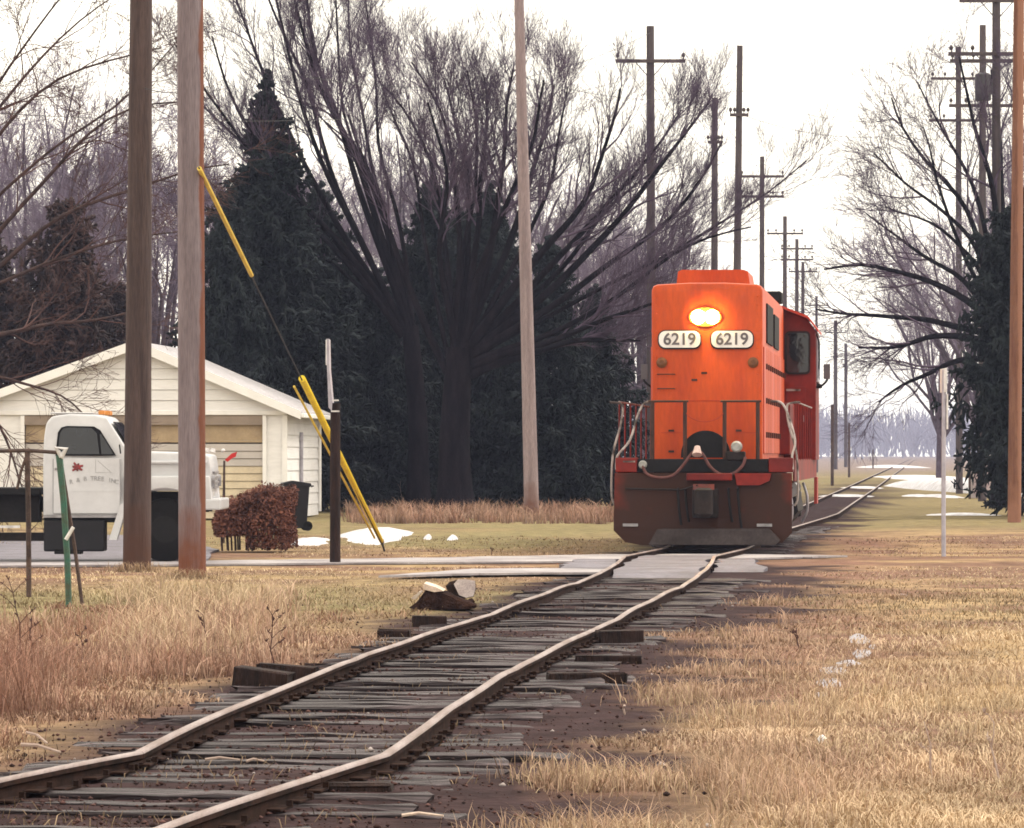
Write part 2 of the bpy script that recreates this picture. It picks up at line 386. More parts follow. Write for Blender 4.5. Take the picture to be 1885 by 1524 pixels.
# ------------------------------------------------------------------ road, crossing, driveway, snow
def sheet(name, poly, m, z, label, cat, kind='structure', wob=.0, sub=6, thick=.03):
    """a low slab with an uneven edge"""
    pts = []
    n = len(poly)
    for i in range(n):
        a = Vector(poly[i]); b = Vector(poly[(i+1) % n])
        for k in range(sub):
            p = a.lerp(b, k/sub)
            pts.append((p.x + random.uniform(-wob, wob), p.y + random.uniform(-wob, wob)*2.5))
    mb = MB().prism(pts, 'z', z-thick, z)
    o = mb.build(name, m, kind=kind)
    tag(o, label, cat); return o
def gp(x, y): 
    g = G(x, y); return (g.x, g.y)
sheet('road', [(-40,70.6),gp(-200,1044),gp(300,1040),gp(700,1036.5),gp(1060,1034),gp(1330,1030),gp(1480,1026),gp(1560,1023.5),gp(1330,1020),gp(1100,1021.5),gp(700,1029),gp(300,1034),gp(-200,1036),(-40,73.6)],
      M['concrete'], .012, 'narrow pale concrete lane crossing the track in front of the locomotive', 'road', wob=.05, sub=8)
sheet('driveway', [(-30,74.2),gp(-150,1034.6),gp(380,1032.5),gp(400,1012),gp(360,1000),gp(300,985),gp(-150,985),(-30,86)], M['asphalt'], .008,
      'grey driveway under the white truck', 'driveway', wob=.08)
# crossing panels between and beside the rails
def cross_strip(xa, xb, z0, z1, name, wob=.06):
    n = 14; Zs = np.linspace(z0, z1, n)
    pts = [(xa(Z)+random.uniform(-wob, wob), Z) for Z in Zs] + [(xb(Z)+random.uniform(-wob, wob), Z) for Z in Zs[::-1]]
    mb = MB(); zt = [(-.06 + .11*min(1, min(Z-z0, z1-Z)/1.6)**.6) for Z in Zs]
    for i in range(n): mb.v += [(pts[i][0], pts[i][1], zt[i]), (pts[2*n-1-i][0], pts[2*n-1-i][1], zt[i]), (pts[i][0], pts[i][1], -.09), (pts[2*n-1-i][0], pts[2*n-1-i][1], -.09)]
    for i in range(n-1):
        o_ = i*4; mb.f += [(o_, o_+1, o_+5, o_+4), (o_+2, o_+6, o_+7, o_+3), (o_, o_+4, o_+6, o_+2), (o_+1, o_+3, o_+7, o_+5)]
    mb.f += [(0, 2, 3, 1), (4*n-4, 4*n-3, 4*n-1, 4*n-2)]
    return mb.build(name, M['asphalt'], cross)
cross = empty('level_crossing', 'worn grey asphalt level crossing set around the rails before the locomotive', 'crossing', (0,0,0)); cross['kind'] = 'structure'
cross_strip(lambda Z: lx(Z)+.09+.0*Z, lambda Z: rx(Z)-.09, 65.5, 79.3, 'panel')
cross_strip(lambda Z: lx(Z)-.95+.02*(Z-65), lambda Z: lx(Z)-.06, 68.5, 76.3, 'panel', .09)
cross_strip(lambda Z: rx(Z)+.06, lambda Z: rx(Z)+1.0-.05*(Z-66), 69, 76.2, 'panel', .09)
sheet('concrete_patch', [gp(700,1064),gp(860,1060),gp(1000,1058),gp(1100,1058),gp(1112,1052),gp(1000,1049.5),gp(870,1051)], M['concrete'], .035,
      'pale tapering concrete apron left of the rails', 'concrete', wob=.03)
def snow(px, py, w, h, lab, th=.07, group=None):
    c = G(px, py); s = FPX/c.y; rxw = w/2/s; Zf, Zn = GZ(py-h/2), GZ(py+h/2); ryw = (Zf-Zn)/2; cy = (Zf+Zn)/2
    mb = MB(); n = 22; rings = 4; o = []
    ph = random.uniform(0, 6)
    for r in range(rings):
        q = 1-r/rings
        for k in range(n):
            a = 2*math.pi*k/n; rr = q*(1+.16*math.sin(3*a+ph)+.10*math.sin(7*a+2*ph))
            mb.v.append((rxw*rr*math.cos(a), ryw*rr*math.sin(a), -.05 + (th+.05)*(1-q**2.2) + random.uniform(-.008, .008)))
    mb.v.append((0, 0, th+.004))
    for r in range(rings-1):
        for k in range(n): mb.f.append((r*n+k, r*n+(k+1) % n, (r+1)*n+(k+1) % n, (r+1)*n+k))
    for k in range(n): mb.f.append(((rings-1)*n+k, (rings-1)*n+(k+1) % n, rings*n))
    o = mb.build('snow_patch', M['snow'], smooth=True, loc=(c.x, cy, 0), kind='structure'); tag(o, lab, 'snow', group)
snow(566, 997, 90, 14, 'leftover snow patch left of the short dark post')
snow(690, 986, 135, 24, 'largest leftover snow patch under the foot of the yellow guy guard', .14)
snow(788, 988, 16, 5, 'tiny snow spot, left of two right of the guy guard', .05)
snow(833, 990, 22, 7, 'tiny snow spot, right of two beside the guy guard', .06)
snow(1700, 880, 150, 7, 'long snow strip on the verge beyond the locomotive, right of the rails', .2)
snow(1760, 903, 70, 22, 'rounded snow heap below the right spruce', .55)
snow(1735, 913, 50, 6, 'thin snow smear left of the snow heap', .06)
snow(1690, 912, 60, 3, 'faint snow streak beside the far rails', .05)
snow(1590, 897, 80, 3, 'snow lying across the far track bed', .05)
snow(1560, 912, 110, 3, 'nearer snow band across the track just behind the locomotive', .05)
snow(1770, 946, 150, 2.5, 'thin snow line at the edge of the lawn on the right', .03)
snow(1105, 882, 60, 32, 'snow bank seen between the spruces and the locomotive', 1.0)
snow(720, 862, 120, 9, 'snow glimpsed under the dark trees in the background', 1.6)
snow(1640, 860, 120, 2, 'far snow strip in the misty field', .3)

# ------------------------------------------------------------------ railway track
track = bpy.data.objects.new('railway_track', None); C.objects.link(track); track['kind'] = 'structure'
tag(track, 'old single railway track with kinked rusty rails and half-buried ties', 'railway track')
prof = [(-.065,-.16),(.065,-.16),(.065,-.145),(.012,-.128),(.010,-.048),(.029,-.036),(.029,-.012),(.023,-.002),(-.023,-.002),(-.029,-.012),(-.029,-.036),(-.010,-.048),(-.012,-.128),(-.065,-.145)]
def sweep(path, pr, name, m, closed=True):
    mb = MB(); n = len(pr)
    for i, p in enumerate(path):
        a = path[max(i-1, 0)]; b = path[min(i+1, len(path)-1)]
        t = (Vector(b)-Vector(a)); t.z = 0; t.normalize(); sd = Vector((t.y, -t.x, 0))
        for q, z in pr: mb.v.append(tuple(Vector(p) + sd*q + Vector((0, 0, z))))
    for i in range(len(path)-1):
        for k in range(n if closed else n-1):
            k2 = (k+1) % n; mb.f.append((i*n+k, i*n+k2, (i+1)*n+k2, (i+1)*n+k))
    if closed:
        mb.f.append(tuple(range(n))); mb.f.append(tuple((len(path)-1)*n+k for k in range(n)))
    return mb.build(name, m, track)
for fn, joints, k in ((lx, [15, 25.8, 37.0, 48.2, 59.4, 70.6, 82, 93, 104, 330, 1500], 0), (rx, [15, 23.95, 35.4, 46.6, 57.8, 69, 80.2, 91, 104, 330, 1500], 1)):
    for a, b in zip(joints[:-1], joints[1:]):
        Zs = np.linspace(a+.004, b-.004, max(6, int((b-a)/.7) if b < 120 else 30))
        path = []
        for Z in Zs:
            z = RAILZ + (sag(Z, k) if Z < 63 else sag(63, k)*max(0, 1-(Z-63)/6))
            dj = min(abs(Z-j) for j in joints); z -= .013*math.exp(-dj/.8) if Z < 62 else 0
            path.append((float(fn(Z)) + (.006*math.sin(Z*1.3+k*3) if Z < 66 else 0), Z, z))
        r = sweep(path, prof, 'rail', M['rail'])
        top = [(-.030,-.012),(-.028,-.005),(-.023,.0015),(.023,.0015),(.028,-.005),(.030,-.012)]
        mb = MB()
        t_ = sweep(path, top, 'rail_head', M['railtop'], closed=False); t_.parent = r
    for j in joints[1:6]:
        d = Vector((float(fn(j+.5)-fn(j-.5)), 1, 0)).normalized(); c = Vector((float(fn(j)), j, RAILZ-.02))
        for sd in (-1, 1):
            mb = MB(); ang = -math.atan2(d.x, d.y)
            mb.box((sd*.014, -.32, -.10), (sd*.034, .32, -.045))
            for q in (-.24, -.1, .1, .24): mb.box((sd*.034, q-.018, -.085), (sd*.055, q+.018, -.05))
            mb.build('joint_bar', M['rail'], track, loc=c, rot=(0, 0, ang))
# ties: four weathered blocks shared by all
tie_meshes = []
for q in range(6):
    mb = MB(); n = 11; L = 2.55
    hw = .12+random.uniform(-.015, .015)
    rings = []
    for i in range(n):
        x = -L/2 + L*i/(n-1); e = .02 if 0 < i < n-1 else .05
        ring = [(-hw, -.13), (hw, -.13), (hw, -.012), (hw*.85, 0), (-hw*.85, 0), (-hw, -.012)]
        for (y, z) in ring:
            mb.v.append((x + (random.uniform(-.04, .04) if i in (0, n-1) else 0), y+random.uniform(-e, e)*.5, z + (random.uniform(-e, e*.4)*.6 if z > -.1 else 0)))
    for i in range(n-1):
        for k in range(6): mb.f.append((i*6+k, i*6+(k+1) % 6, (i+1)*6+(k+1) % 6, (i+1)*6+k))
    mb.f.append(tuple(range(6))); mb.f.append(tuple((n-1)*6+k for k in range(6)))
    o = mb.build('tie', M['tie'], track); tie_meshes.append(o.data); bpy.data.objects.remove(o)
plate = MB().box((-.09, -.14, 0), (.09, .14, .014), .003)
for q_, w_ in ((-.085, -.08), (.085, .08)): plate.box((q_-.014, w_-.014, .014), (q_+.014, w_+.014, .042))
_o = plate.build('tie_plate', M['rail'], track); plate_me = _o.data; bpy.data.objects.remove(_o)
Z = 16.0; k = 0
while Z < 112:
    if not (65.3 < Z < 79.5):
        sl = float(cxz(Z+.5)-cxz(Z-.5))
        off = random.gauss(0, .05) + (.35 if random.random() < .08 else 0)
        o = link('tie', random.choice(tie_meshes), track, (float(cxz(Z))+off, Z, random.uniform(-.016, .016) if random.random() < .85 else random.uniform(-.07, .005)),
                 (random.gauss(0, .02), random.gauss(0, .006), -sl*.6 + random.gauss(0, .025)))
        o.scale = (random.uniform(.92, 1.06), random.uniform(.85, 1.15), 1)
        if Z < 52:
            for f_ in (lx, rx): link('tie_plate', plate_me, track, (float(f_(Z)), Z, o.location.z+.004), (0, 0, -sl+random.gauss(0, .05)))
    Z += random.uniform(.48, .6); k += 1
# loose stones and clods over the bed
def blobs(pos, size, colr, name, m):
    n = len(pos); base = np.array([(1,0,0),(-1,0,0),(0,1,0),(0,-1,0),(0,0,1),(0,0,-1)], float)
    fa = np.array([(0,2,4),(2,1,4),(1,3,4),(3,0,4),(2,0,5),(1,2,5),(3,1,5),(0,3,5)])
    jit = 1 + rng.uniform(-.35, .35, (n, 6, 3)); ang = rng.uniform(0, 6.28, n)
    b = base[None]*jit*size[:, None, None]; b[:, :, 2] *= .6
    x = b[:, :, 0]*np.cos(ang)[:, None]-b[:, :, 1]*np.sin(ang)[:, None]; y = b[:, :, 0]*np.sin(ang)[:, None]+b[:, :, 1]*np.cos(ang)[:, None]
    Vv = np.stack([x, y, b[:, :, 2]], -1) + pos[:, None, :]
    Ff = (fa[None] + (np.arange(n)*6)[:, None, None]).reshape(-1, 3)
    return np_mesh(name, Vv.reshape(-1, 3), Ff, m, np.repeat(colr, 6, 0))
n = 13000
yy = 1.0/rng.uniform(1/64, 1/17, n); dd = rng.normal(0, 1.15, n); xx = cxz(yy)+dd
zz = ground_h(xx, yy)
cc = (np.array([.050,.033,.034])*(1-rng.random((n, 1))*.5) + np.array([.05,.02,.014])*rng.random((n, 1)))*rng.uniform(.4, 1.5, (n, 1)); pale = rng.random(n) < .012; cc[pale] = np.array([.36,.31,.30])*rng.uniform(.7, 1.2, (pale.sum(), 1))
gs = blobs(np.stack([xx, yy, zz+.008], -1), (.005+.018*rng.random(n)**3)*(1+.3*pale), cc, 'stones', M['gravel'])
o = link('track_stones', gs, kind='stuff'); tag(o, 'dark dirt clods and small stones strewn over the track bed', 'stones')

# ------------------------------------------------------------------ dry grass (stuff)
def blades(pos, h, w, colr, lean, name, bend=.5):
    n = len(pos); a = rng.uniform(0, 2*np.pi, n); la = rng.uniform(0, 2*np.pi, n); ln = lean*np.abs(rng.normal(.6, .5, n))*h
    side = np.stack([np.cos(a), np.sin(a)*.5, np.zeros(n)], -1)*(w/2)[:, None]
    dirv = np.stack([np.cos(la), np.sin(la), np.zeros(n)], -1)
    mid = pos + dirv*(ln*.35)[:, None] + np.stack([np.zeros(n)]*2+[h*.6], -1)
    tip = pos + dirv*ln[:, None] + np.stack([np.zeros(n)]*2+[h*(1-.35*np.minimum(1, lean*.6))], -1)
    Vv = np.stack([pos-side, pos+side, mid+side*.7, mid-side*.7, tip], 1).reshape(-1, 3)
    b = np.arange(n)*5
    F3 = np.concatenate([np.stack([b, b+1, b+2], -1), np.stack([b, b+2, b+3], -1), np.stack([b+3, b+2, b+4], -1)])
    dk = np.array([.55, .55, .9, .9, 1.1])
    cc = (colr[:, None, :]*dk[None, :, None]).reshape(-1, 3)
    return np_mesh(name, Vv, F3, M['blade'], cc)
def scatter(n, y0, y1, x0, x1):
    py = rng.uniform(y0, y1, n); px = rng.uniform(x0, x1, n); Z = FPX*CAMZ/(py-HOR)
    return (px-CX)*Z/FPX, Z
def keep(x, y, thr=0.0):
    d = np.abs(x-cxz(y)); sg = x > cxz(y); lim = np.where(sg, 2.45, 1.75) + np.where(sg, 4.2, 1.7)*(fbm(x+40, y+7, 1.6)-.5) + 1.6*(fbm(x, y, 6.0)-.5)
    k = d > lim
    k &= ~((np.abs(y-75.6) < 3.6))
    k &= ~((y > 72) & (y < 88) & (x < -4.2))
    k &= ~((np.abs(y-68) < 1.8) & (x > -2) & (x < 1.6))
    return k
straw = np.array([.62,.48,.315]); tanc = np.array([.44,.31,.20]); redc = np.array([.27,.145,.105]); pink = np.array([.50,.335,.25])
# short lawn straw, everywhere off the bed
x, y = scatter(230000, 985, 1640, -250, 2130); k = keep(x, y); x, y = x[k], y[k]
g = fbm(x+3, y, 1.1); t = rng.random(len(x))
colr = tanc*(1-t[:, None]) + straw*t[:, None]
pk = np.clip(1-(np.abs(x-cxz(y))-1.5)/3.2, 0, 1)[:, None]*.5; colr = colr*(1-pk) + pink*rng.uniform(.6, 1.15, (len(x), 1))*pk
gr = np.clip((fbm(x-13, y*.45+3, 9)-.45)*5, 0, 1)*np.clip((y-44)/8, 0, 1)
colr = colr*(1-.55*gr[:, None]) + np.array([.17,.145,.07])*.55*gr[:, None]
rd = np.clip(1-(np.abs(x-cxz(y))-1.6)/2.6, 0, 1)*np.clip((fbm(x, y, 6.0)-.25)*3, 0, 1)
colr = colr*(1-.6*rd[:, None]) + (redc*rng.uniform(.6, 1.4, (len(x), 1)))*.6*rd[:, None]
pb = (np.clip((fbm(x+21, y*.5, 2.6)-.50)*5, 0, 1)*.6)[:, None]; colr = colr*(1-pb) + np.array([.27,.165,.12])*rng.uniform(.6, 1.3, (len(x), 1))*pb
g2 = fbm(x-7, y*.6, .7, 3); colr *= (.25+.75*g+.85*g2)[:, None]
h = (.03+.07*rng.random(len(x)))*(.4+1.3*g)*np.where(y > 60, .6, 1)
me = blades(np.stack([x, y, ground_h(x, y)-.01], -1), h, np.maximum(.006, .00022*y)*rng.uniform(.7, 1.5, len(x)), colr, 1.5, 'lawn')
o = link('dry_lawn_grass', me, kind='stuff'); tag(o, 'short straw-coloured winter grass on both sides of the track', 'grass')
# taller clumps
def clumps(n, yr, xr, hmean, colA, colB, thr, name, lab, seedscale=1.2, per=26, dens=None):
    cx_, cy_ = scatter(n, *yr, *xr); k = keep(cx_, cy_) & (fbm(cx_+11, cy_-5, seedscale*2.5) > thr)
    if dens is not None: k &= dens(cx_, cy_)
    cx_, cy_ = cx_[k], cy_[k]; m = len(cx_)
    r = rng.uniform(.05, .2, m)
    x = np.repeat(cx_, per)+rng.normal(0, 1, m*per)*np.repeat(r, per); y = np.repeat(cy_, per)+rng.normal(0, 1, m*per)*np.repeat(r, per)*1.6
    hh = np.repeat(hmean*rng.uniform(.45, 1.5, m), per)*rng.uniform(.45, 1.15, m*per)
    tt = np.repeat(rng.random(m), per); c = colA*(1-tt[:, None]) + colB*tt[:, None]
    c = c*rng.uniform(.65, 1.3, (m*per, 1))
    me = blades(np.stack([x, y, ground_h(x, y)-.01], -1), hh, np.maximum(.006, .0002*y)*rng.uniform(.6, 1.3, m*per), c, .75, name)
    o = link(name, me, kind='stuff'); tag(o, lab, 'grass'); return o
clumps(800, (1130,1345), (-300,540), .26, redc*1.0, pink, .40, 'tall_dry_weeds', 'tall reddish dry weeds left of the track', per=30)
clumps(300, (1090,1215), (220,520), .27, pink, straw*.9, .40, 'pale_dry_weeds', 'pale feathery dry weeds below the two big poles', per=34)
clumps(1700, (1105,1640), (880,1480), .17, pink*1.05, tanc, .42, 'bunch_grass', 'pinkish tan bunches of dead grass right of the track', per=26)
clumps(1500, (1240,1640), (1000,2130), .13, straw*1.1, tanc, .46, 'straw_bunches', 'bright straw tufts on the right foreground', per=24)
clumps(90, (1215,1330), (-300,60), .42, redc*.8, redc*1.3, .2, 'red_weed_stand', 'dark red brown weed stand at the left frame edge', per=40)
clumps(350, (944,962), (640,1130), .40, redc*1.1, pink*.8, .3, 'tree_foot_weeds', 'reddish weeds at the foot of the big bare tree', per=24)

clumps(260, (1110,1400), (-300,620), .13, redc*.7, redc*1.2, .30, 'low_red_litter', 'low red brown leaf litter beside the left rail', per=40)
clumps(420, (1210,1400), (-300,470), .07, redc*.35, redc*.9, .25, 'dark_litter', 'flat dark dead leaves between the weeds and the left rail', per=40)
for px, py, nm in ((252, 1049, 'dark brown'), (354, 1061, 'grey')):
    b_ = G(px, py); m_ = 260; x = b_.x + rng.normal(0, .22, m_); y = b_.y - .22 + rng.normal(0, .06, m_)
    me = blades(np.stack([x, y, ground_h(x, y)-.01], -1), rng.uniform(.05, .22, m_), np.full(m_, .012), tanc*rng.uniform(.5, 1.2, (m_, 1)), .7, 'pole_foot_grass')
    tag(link('pole_foot_grass', me, kind='stuff'), 'dead grass around the foot of the thick '+nm+' pole', 'grass')
# sprigs of dead grass between the ties
n_ = 5200; y = 1.0/rng.uniform(1/64, 1/17, n_); x = cxz(y)+rng.normal(0, 1.3, n_); k = fbm(x+2, y, 1.3) > .5; x, y = x[k], y[k]
me = blades(np.stack([x, y, ground_h(x, y)-.005], -1), rng.uniform(.03, .10, len(x)), np.full(len(x), .006), (tanc*.75)*rng.uniform(.4, 1.1, (len(x), 1)), 1.6, 'bed_sprigs')
tag(link('bed_sprigs', me, kind='stuff'), 'sparse dead sprigs between the ties', 'grass')

# ------------------------------------------------------------------ bare trees
def nrm(v): return v/np.maximum(np.linalg.norm(v, axis=-1, keepdims=True), 1e-9)
def tubes(pts, rad, sides):
    n, k, _ = pts.shape
    t = np.empty_like(pts); t[:, 1:-1] = pts[:, 2:]-pts[:, :-2]; t[:, 0] = pts[:, 1]-pts[:, 0]; t[:, -1] = pts[:, -1]-pts[:, -2]; t = nrm(t)
    ref = np.where(np.abs(t[:, :1, 2:3]) < .8, np.array([0, 0, 1.]), np.array([1., 0, 0])); ref = np.broadcast_to(ref, t.shape)
    u = nrm(np.cross(t, ref)); w = np.cross(t, u)
    a = np.arange(sides)*2*np.pi/sides
    Vv = pts[:, :, None, :] + rad[:, :, None, None]*(u[:, :, None, :]*np.cos(a)[None, None, :, None] + w[:, :, None, :]*np.sin(a)[None, None, :, None])
    ix = np.arange(n*k*sides).reshape(n, k, sides); nx_ = np.roll(ix, -1, 2)
    Ff = np.stack([ix[:, :-1], nx_[:, :-1], nx_[:, 1:], ix[:, 1:]], -1).reshape(-1, 4)
    return Vv.reshape(-1, 3), Ff
def resample(pts, k):
    pts = np.array(pts, float)
    seg = np.linalg.norm(np.diff(pts, axis=0), axis=1); s = np.concatenate([[0], np.cumsum(seg)]); s /= s[-1]
    tt = np.linspace(0, 1, k); return np.stack([np.interp(tt, s, pts[:, i]) for i in range(3)], -1)
def spawn(pts, rad, per, length, k, ang, t0=.25, t1=1.0, wob=.14, up=.04, rscale=.6, taper=.3, minr=.004, sq=1.0):
    n, K, _ = pts.shape; N = n*per
    pi = np.repeat(np.arange(n), per); t = t0 + (t1-t0)*rng.random(N)**.85
    f = t*(K-1); i = np.minimum(f.astype(int), K-2); fr = (f-i)[:, None]
    base = pts[pi, i]*(1-fr)+pts[pi, i+1]*fr; tan = nrm(pts[pi, i+1]-pts[pi, i]); r0 = (rad[pi, i]*(1-fr[:, 0])+rad[pi, i+1]*fr[:, 0])
    rv = nrm(rng.normal(0, 1, (N, 3))*np.array([1, sq, 1])); perp = nrm(rv - tan*(rv*tan).sum(-1, keepdims=True))
    A = np.radians(rng.normal(ang, ang*.3, N))[:, None]
    d = nrm(tan*np.cos(A)+perp*np.sin(A))
    L = length*rng.uniform(.55, 1.2, N)*(1.15-.55*t); st = (L/(k-1))[:, None]
    out = np.empty((N, k, 3)); out[:, 0] = base
    for j in range(1, k):
        d = nrm(d + rng.normal(0, wob, (N, 3)) + np.array([0, 0, up])); out[:, j] = out[:, j-1] + d*st
    rs = np.maximum(r0*rscale*rng.uniform(.6, 1.0, N), minr)
    rr = rs[:, None]*np.linspace(1, taper, k)[None]
    return out, np.maximum(rr, minr*.6)
def tree_from(name, label, base, limbs, radii, trunk, trunk_r, levels, tw, bk, group=None, minr=.006, sq=1.0, t0=.42):
    """limbs: list of world polylines; levels: list of (per, length, k, angle, sides, up)"""
    root = empty(name, label, 'tree', base, 0, group); b = np.array(base)
    tp = resample(trunk, 8)[None]; tr = np.linspace(trunk_r, trunk_r*.72, 8)[None].copy(); tr[0, 0] *= 1.3; tr[0, 1] *= 1.08
    Vs, Fs = tubes(tp-b, tr, 12)
    VV, FF = [Vs], [Fs]; off = len(Vs)
    K = 16; lp = np.stack([resample(l, K) for l in limbs]); lp[:, 1:-1] += rng.normal(0, .09, (len(limbs), K-2, 3))
    for _ in range(3): lp[:, 1:-1] = .25*lp[:, :-2] + .5*lp[:, 1:-1] + .25*lp[:, 2:]
    lr = np.array(radii)[:, None]*np.linspace(1, .22, K)[None]
    Vs, Fs = tubes(lp-b, lr, 8); VV.append(Vs); FF.append(Fs+off)
    link('trunk', np_mesh('trunk', np.concatenate(VV), np.concatenate(FF), bk, smooth=True), root)
    VV, FF, off = [], [], 0
    pts, rad = lp, lr
    for (per, length, k, ang, sides, up) in levels:
        pts, rad = spawn(pts, rad, per, length, k, ang, t0=(t0 if pts is lp else .25), minr=minr, up=up, sq=sq)
        Vs, Fs = tubes(pts-b, rad, sides); VV.append(Vs); FF.append(Fs+off); off += len(Vs)
    link('crown', np_mesh('crown', np.concatenate(VV), np.concatenate(FF), tw, smooth=False), root)
    return root
def pl(pxs, Z, dz=0.0):
    n = len(pxs); return [tuple(P(x, y, Z) + Vector((0, dz*(i/(n-1)), 0))) for i, (x, y) in enumerate(pxs)]
# the great fan-shaped tree
ZE = 134.0; b = P(838, 0, ZE); base = (b.x, ZE, 0)
fans = [[(830,680),(800,540),(780,400),(745,260),(705,130),(690,70)],[(835,660),(820,480),(800,330),(778,235),(735,165),(700,115)],
 [(842,650),(842,450),(842,306),(815,200),(785,150),(760,70)],[(848,640),(862,440),(858,300),(832,190),(815,90)],[(852,640),(878,430),(890,300),(900,190),(890,90)],
 [(856,640),(905,440),(930,300),(935,190),(945,80)],[(858,640),(930,460),(975,320),(1010,220),(1020,110)],[(860,640),(950,470),(1010,360),(1030,250),(1045,150)],
 [(862,640),(970,490),(1060,400),(1110,300),(1140,170)],[(864,645),(990,520),(1080,420),(1180,310),(1260,190)],[(866,650),(1000,540),(1100,450),(1230,290),(1310,180)],
 [(868,655),(1010,570),(1120,490),(1250,390),(1330,260)],[(868,660),(1020,580),(1140,500),(1300,430),(1410,360),(1495,285)],[(868,665),(1040,600),(1160,530),(1260,450),(1380,420)],
 [(868,675),(1030,620),(1150,575),(1260,540)],[(866,690),(1000,640),(1100,620),(1180,625)],[(826,690),(770,580),(720,440),(668,280),(640,210)],
 [(850,640),(890,470),(935,370),(985,270),(1000,150)],[(846,640),(850,470),(880,340),(870,190),(860,70)],[(840,650),(800,480),(830,330),(790,200)],[(862,650),(960,560),(1050,480),(1120,370),(1200,310)]]
limbs, rad = [], []
for i, f in enumerate(fans):
    limbs.append(pl([(x_, y_ if y_ > 170 else 170-(170-y_)*.45) for x_, y_ in f], ZE, rng.uniform(-2.8, 2.8))); rad.append(rng.uniform(.08, .15))
tree_from('bare_tree', 'great fan-shaped bare tree with thick trunk left of the locomotive', base, limbs, rad,
          [base, tuple(P(836, 820, ZE)), tuple(P(845, 640, ZE))], .50,
          [(15, 2.2, 7, 24, 4, .09), (11, 1.3, 5, 27, 3, .13), (7, .75, 3, 28, 3, .20)], M['twig'], M['bark'], minr=.0046, sq=.6)
# the leaning multi-stem tree left of it
ZL = 141.0; b = P(770, 0, ZL); base = (b.x, ZL, 0)
fans = [[(760,620),(722,445),(668,273),(630,210),(622,120),(616,-80)],[(745,560),(700,420),(640,260),(600,180),(560,60),(530,-60)],[(740,600),(650,420),(588,269),(563,139),(512,42),(470,-60)],
 [(740,620),(640,480),(540,380),(440,260),(390,180),(330,90)],[(735,600),(620,440),(520,330),(430,190),(400,80)],[(760,600),(730,400),(700,260),(690,120),(670,-40)],[(745,600),(650,460),(560,300),(470,120),(420,-40)],[(740,600),(610,480),(490,430),(400,390)],[(742,600),(640,400),(560,220),(520,60),(500,-60)],[(750,600),(690,420),(640,300),(590,120),(560,-60)],[(740,610),(600,430),(480,300),(400,220),(350,170)],[(755,590),(715,420),(680,300),(650,100),(640,-60)]]
limbs = [pl(f, ZL, rng.uniform(-2.5, 2.5)) for f in fans]
tree_from('bare_tree', 'leaning many-stemmed bare tree rising behind the tall spruce', base, limbs, rng.uniform(.08, .14, len(fans)),
          [base, tuple(P(770, 780, ZL)), tuple(P(755, 600, ZL))], .34, [(16, 2.4, 7, 22, 4, .08), (10, 1.4, 5, 26, 3, .10), (7, .75, 3, 28, 3, .15)], M['twig'], M['bark'], minr=.0044, sq=.6)
# red-brown tree on the left, trunk outside the frame, long boughs over the garage
ZR = 94.0; b = P(-190, 0, ZR); base = (b.x, ZR, 0)
fans = [[(-185,560),(-60,420),(60,300),(160,230),(235,180),(330,60)],[(-190,500),(-80,300),(20,130),(90,60),(200,-30)],[(-185,600),(-40,480),(80,330),(200,210),(330,190)],[(-185,640),(-50,620),(60,600),(170,580),(240,560)],
 [(-190,560),(-80,360),(30,200),(140,120),(300,90)],[(-190,480),(-120,200),(-40,40),(40,-80)],[(-185,620),(-60,540),(90,480),(220,430),(320,420)],[(-185,660),(-80,680),(20,700),(110,715),(170,780)],[(-185,600),(-30,520),(100,400),(230,330),(420,300)],
 [(-185,670),(-90,720),(-20,760),(40,850),(60,920)],[(-190,450),(-60,240),(80,60),(180,-60)]]
limbs = [pl(f, ZR, rng.uniform(-3.0, 3.0)) for f in fans]
tree_from('bare_tree', 'reddish bare tree reaching long thin boughs over the garage from the left', base, limbs, rng.uniform(.045, .085, len(fans)),
          [base, tuple(P(-192, 800, ZR)), tuple(P(-188, 560, ZR))], .3, [(9, 1.9, 7, 30, 4, .0), (7, 1.0, 5, 34, 3, .0), (5, .5, 4, 36, 3, -.02)], M['twig_red'], M['bark_red'], minr=.0055, sq=.7)
# the bare tree over the spruce on the right
ZQ = 150.0; b = P(1850, 0, ZQ); base = (b.x, ZQ, 0)
fans = [[(1845,600),(1800,440),(1760,360),(1700,290),(1650,220),(1640,180)],[(1845,560),(1810,400),(1770,300),(1720,210),(1690,150)],[(1848,560),(1830,380),(1800,260),(1770,170),(1760,110)],[(1846,600),(1780,520),(1700,470),(1640,430),(1590,395)],
 [(1846,620),(1770,600),(1690,590),(1600,575),(1510,565)],[(1846,620),(1770,540),(1690,510),(1600,490),(1510,500)],[(1850,540),(1850,360),(1840,240),(1835,120)],[(1852,560),(1880,400),(1910,260),(1930,150)],[(1846,640),(1760,610),(1690,620),(1640,640),(1580,640)],
 [(1846,580),(1790,450),(1720,380),(1650,340),(1600,290)],[(1848,600),(1800,480),(1740,420),(1690,400),(1630,380)],[(1850,560),(1868,380),(1870,250),(1880,120)],[(1846,660),(1760,660),(1680,700),(1620,740)],[(1850,640),(1930,520),(2000,420)],[(1846,600),(1770,470),(1730,350),(1690,240)]]
limbs = [pl(f, ZQ, rng.uniform(-2.5, 2.5)) for f in fans]
tree_from('bare_tree', 'spreading bare tree above the dark spruce on the right', base, limbs, rng.uniform(.09, .15, len(fans)),
          [base, tuple(P(1850, 800, ZQ)), tuple(P(1847, 600, ZQ))], .4, [(11, 2.6, 7, 26, 4, .04), (8, 1.3, 5, 30, 3, .03), (6, .65, 3, 32, 3, .06)], M['twig'], M['bark'], minr=.006, sq=.6)
